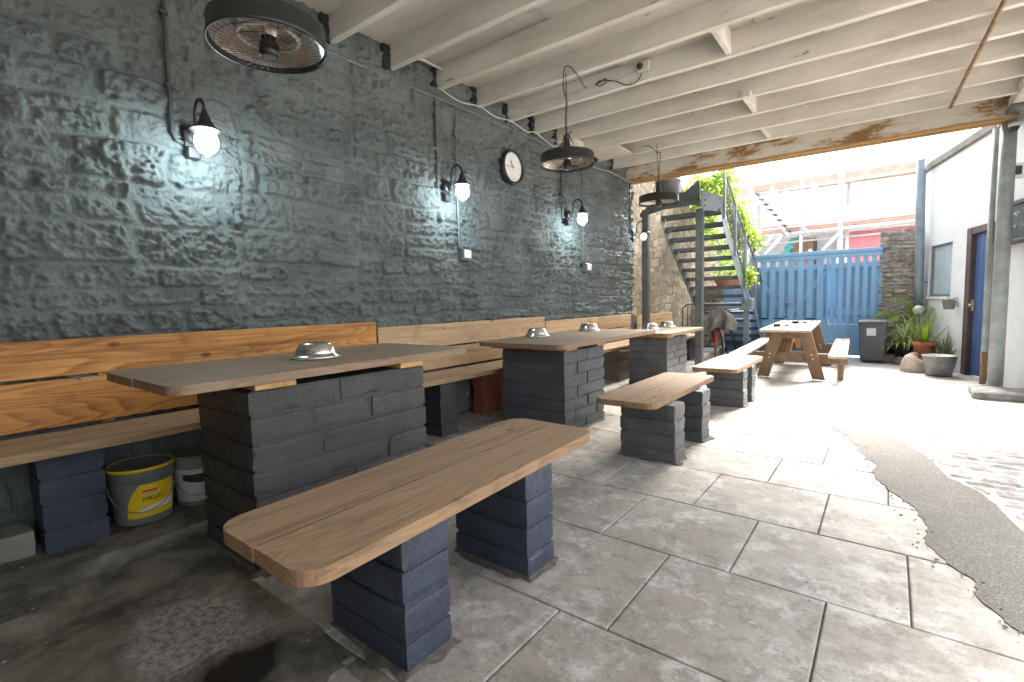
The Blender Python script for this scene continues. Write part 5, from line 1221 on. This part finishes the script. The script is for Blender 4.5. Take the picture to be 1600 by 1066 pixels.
tuft('pot_plant', 'variegated spider plant arching over a dark pot against the stone wall', (.24, 10.65, 0), 130, (.35, .72), (.022, .036), (25, 85), (1.2, 3.0), M['leafV'], (.16, .30, M['blackmetal']), 3)
tuft('pot_plant', 'dusty grey-green plant beside the terracotta pot', (.70, 10.10, 0), 60, (.25, .55), (.014, .024), (30, 85), (.6, 2.6), M['leafD'], (.10, .16, M['galv']), 4)
tuft('pot_plant', 'bushy bright green plant low against the stone wall', (.10, 10.95, 0), 70, (.2, .42), (.03, .05), (15, 80), (.8, 2.4), M['leafM'], (.13, .22, M['blackmetal']), 6)
# feather palm
pc = (.36, 11.05, 0); t = thing('palm', 'yellow-green feather palm in front of the grey stone wall', 'palm', pc); rs = random.Random(12)
b = MB(); b.tube([(pc[0], pc[1], 0), (pc[0] - .01, pc[1], .35), (pc[0], pc[1], .62)], [.05, .04, .03], 10); b.build('trunk', M['stem'], t)
for az, el, L in ((3.5, 62, .75), (2.7, 55, .7), (4.2, 50, .7), (3.2, 35, .62), (5.2, 70, .55), (1.5, 65, .5), (3.9, 78, .7)):
    b = MB(); d = Vector((math.cos(az) * math.cos(R(el)), math.sin(az) * math.cos(R(el)) * .6, math.sin(R(el)))); q = Vector((pc[0], pc[1], .60)); P = [q.copy()]; sgm = 16
    for i in range(sgm):
        q = q + d * L / sgm; d = (d + Vector((0, 0, -.11 - .006 * i))).normalized(); P.append(q.copy())
        s = d.cross(Vector((0, 0, 1))).normalized()
        if i > 2:
            for sg in (-1, 1): leaf(b, q, d * .75 + s * sg * .8 + Vector((0, 0, -.2)), Vector((0, 0, 1)), .20 * math.sin(math.pi * (i + 2) / (sgm + 4)) + .05, .022)
    b.tube(P, .006, 6); b.build('frond', M['leafL'], t)
t = thing('globe', 'pale shiny globe on a stalk among the pot plants', 'globe', (.40, 10.9, 0)); b = MB(); b.lathe([(.078 * math.sin(R(a)), -.078 * math.cos(R(a))) for a in range(0, 181, 12)], (.40, 10.9, .90), 24); b.build('globe_ball', M['plasticwhite'], t)
b = MB(); b.tube([(.40, 10.9, -.01), (.40, 10.9, .82)], .02, 8); b.build('stalk', M['galv'], t)
c = (.60, 9.32, 0); t = thing('planter_bucket', 'dull galvanised planter bucket on the ground beside the sack', 'planter', c); b = MB(); b.lathe([(0, 0), (.145, 0), (.15, .01), (.168, .12), (.172, .125), (.176, .135), (.195, .27), (.205, .28), (.195, .285), (.17, .26), (0, .24)], c, 32); b.build('bucket_shell', M['galv'], t)
b = MB(); b.lathe([(0, .245), (.17, .2405)], c, 20); b.build('soil', M['soil'], t)
us_ = np.linspace(0, 2 * math.pi, 40); vs2 = np.linspace(0, math.pi / 2, 14); Uc, Vc = np.meshgrid(us_, vs2, indexing='ij'); rr2 = 1 + .12 * fbm(np.cos(Uc) * 2, np.sin(Uc) * 2, Vc * 2, 8, 3) * np.sin(Uc * 0 + 1)
o = grid_mesh('sack', np.stack([.37 + .21 * np.cos(Uc) * np.cos(Vc) ** .6 * rr2, 9.62 + .17 * np.sin(Uc) * np.cos(Vc) ** .6 * rr2, -.01 + .21 * np.sin(Vc) * rr2 * (1 - .35 * np.cos(Uc))], -1), M['sack']); tag(o, 'slumped pinkish sack on the ground next to the planter bucket', 'sack')
for i, (x, y, sx_, sy_, h, lb) in enumerate(((.30, 10.55, .20, .12, .11, 'flat grey boulder in front of the spider plant'), (.05, 10.75, .14, .12, .13, 'rounded grey boulder beside the wheelie bin'))):
    b = MB(); rough_block(b, (x - sx_, y - sy_, -.03), (x + sx_, y + sy_, h), 60 + i, .025, .018, .06); tag(b.build('boulder', M['gstone']), lb, 'stone')

# ================================================================== the street beyond the gate
fy = 18.2; far = thing('street_building', 'grey street building wrapped in white sheeting behind the scaffolding', 'building', (0, fy, 0))
b = MB(); b.box((-9, fy, -.05), (9, fy + 6, 3.10)); b.build('wall', M['farwall'], far)
b = MB(); b.box((-9, fy - .03, 3.10), (9, fy + 6, 4.9)); b.build('debris_sheet', M['sheet'], far)
b = MB(); b.box((-2.55, fy - .06, 0), (-1.95, fy - .005, 3.0), .01); b.build('shopfront', M['brickfar'], far)
b = MB(); b.box((-1.95, fy - .05, 0), (-1.86, fy - .005, 3.0), .01); b.box((-3.7, fy - .05, 0), (-3.62, fy - .005, 3.0), .01); b.box((-2.62, fy - .05, 0), (-2.56, fy - .005, 3.0), .01); b.build('window_frame', M['frame'], far)
b = MB(); b.box((-9, fy - .10, 4.9), (9, fy + 6, 5.0)); b.build('eaves', M['sheet'], far)
b = MB(); b.box((-1.0, fy - .75, 2.12), (3.6, fy - .70, 3.05), .01); ho = b.build('hoarding', M['hoarding']); tag(ho, 'pink-red site hoarding panel above the right end of the gate', 'hoarding')
b = MB(); b.box((-.05, fy - .76, 2.3), (3.0, fy - .7505, 2.62)); b.build('pale_sign_panel', M['sheet'], ho)
sc = thing('scaffolding', 'pale tube scaffolding with boarded lifts and red edge boards', 'scaffolding', (-1.5, 17, 0)); SY0, SY1 = 16.6, 17.25
for x, y, r_, h in ((-3.50, SY0, .05, 4.95), (-3.36, SY1, .05, 4.9), (-2.10, SY0, .045, 4.7), (-1.15, SY0, .075, 5.0), (-1.02, SY1, .055, 5.0), (.6, SY0, .05, 5.0), (2.3, SY0, .05, 5.0), (4.0, SY0, .05, 5.0), (-5.2, SY0, .05, 4.9), (.7, SY1, .05, 4.9), (2.4, SY1, .05, 4.9)):
    b = MB(); b.tube([(x, y, -.04), (x, y, h)], r_, 10); b.build('standard', M['scafpole'], sc)
for z, y, r_ in ((3.02, SY0 - .06, .045), (3.20, SY0 - .06, .03), (3.02, SY1 + .06, .045), (3.98, SY0 - .06, .032), (4.30, SY0 - .06, .04), (3.62, SY0 - .06, .02), (2.84, SY1, .03)):
    b = MB(); b.tube([(-6, y, z - .05), (5, y, z + .10)], r_, 8); b.build('ledger', M['scafpole'], sc)
for z in (3.08, 4.36):
    for k in range(3): b = MB(); b.box((-6, SY0 + .02 + .21 * k, z), (5, SY0 + .22 + .21 * k, z + .04), .004); b.build('deck_board', M['scafboard'], sc)
    b = MB(); b.box((-6, SY0 - .02, z + .041), (5, SY0 + .015, z + .20), .004); b.build('edge_board', M['scafred'], sc)
def dia(p, q, r_, m_=None, nm='diagonal_brace'): b = MB(); b.tube([p, q], r_, 8); b.build(nm, m_ or M['scafpole'], sc)
A_, B_ = pY(1172, 298, 16.4), pY(1232, 368, 16.4)
for off_ in (0, .55): dia(A_ + Vector((off_, 0, .0)), B_ + Vector((off_ * .9, 0, 0)), .055, None, 'ladder_stringer')
for k in range(8): p = A_.lerp(B_, (k + .8) / 8.6); b = MB(); b.box((p.x - .02, 16.35, p.z - .02), (p.x + .14, 16.6, p.z + .02), .004); b.build('ladder_tread', M['darkgrey'], sc)
dia(pY(1268, 288, 16.5), pY(1292, 310, 16.5), .055); dia(pY(1180, 398, 16.5), pY(1212, 365, 16.5), .05); dia(pY(1196, 398, 16.5), pY(1228, 362, 16.5), .06); dia(pY(1180, 396, 16.5), pY(1204, 370, 16.5), .03); dia(pY(1285, 392, 16.5), pY(1310, 365, 16.5), .05); dia(pY(1205, 300, 16.5), pY(1222, 318, 16.5), .06); dia(pY(1225, 296, 16.5), pY(1242, 314, 16.5), .06)
b = MB(); vs = []; fs = []
for i in range(13):
    f = i / 12; p = pY(1226 + 20 * f, 397 - 30 * f, 17.5); w_ = .10 + .05 * math.sin(i * 1.9); vs += [p + Vector((-w_, 0, 0)), p + Vector((w_, .02, .03 * (-1) ** i)), p + Vector((w_, .05, 0)), p + Vector((-w_, .05, 0))]
for i in range(12):
    for k in range(4): fs.append((i * 4 + k, i * 4 + (k + 1) % 4, i * 4 + 4 + (k + 1) % 4, i * 4 + 4 + k))
b.add(vs, fs, True); tag(b.build('plastic_drape', M['turq']), 'crumpled turquoise plastic strip hanging from the scaffolding', 'drape')

# loose grit swept against the pier feet, the wall and the tarmac edge
rs = random.Random(77); b = MB()
for k in range(520):
    u = rs.random()
    if u < .45: p_ = rs.choice(L_); x, y = p_[0] + rs.gauss(-.02, .04), p_[1] + rs.gauss(0, .03)
    elif u < .75: x, y = rs.uniform(-3.5, -1.3), rs.uniform(-.1, 1.0)
    else: x, y = rs.uniform(-2.1, .2), rs.uniform(.3, 4.5)
    r_ = rs.uniform(.0015, .0045) * (1.4 if u < .45 else 1); z = .0035; a = rs.uniform(0, 6)
    q = Matrix.Translation((x, y, z)) @ Matrix.Rotation(a, 4, 'Z') @ Matrix.Diagonal((rs.uniform(.8, 1.9), 1, rs.uniform(.5, .9), 1))
    b.lathe([(0, -r_), (r_ * .8, -r_ * .5), (r_, 0), (r_ * .7, r_ * .6), (0, r_)], (0, 0, 0), 5, q, False)
tag(b.build('loose_grit', M['cobble']), 'scattered loose grit and crumbs on the paving', 'grit', kind='stuff')
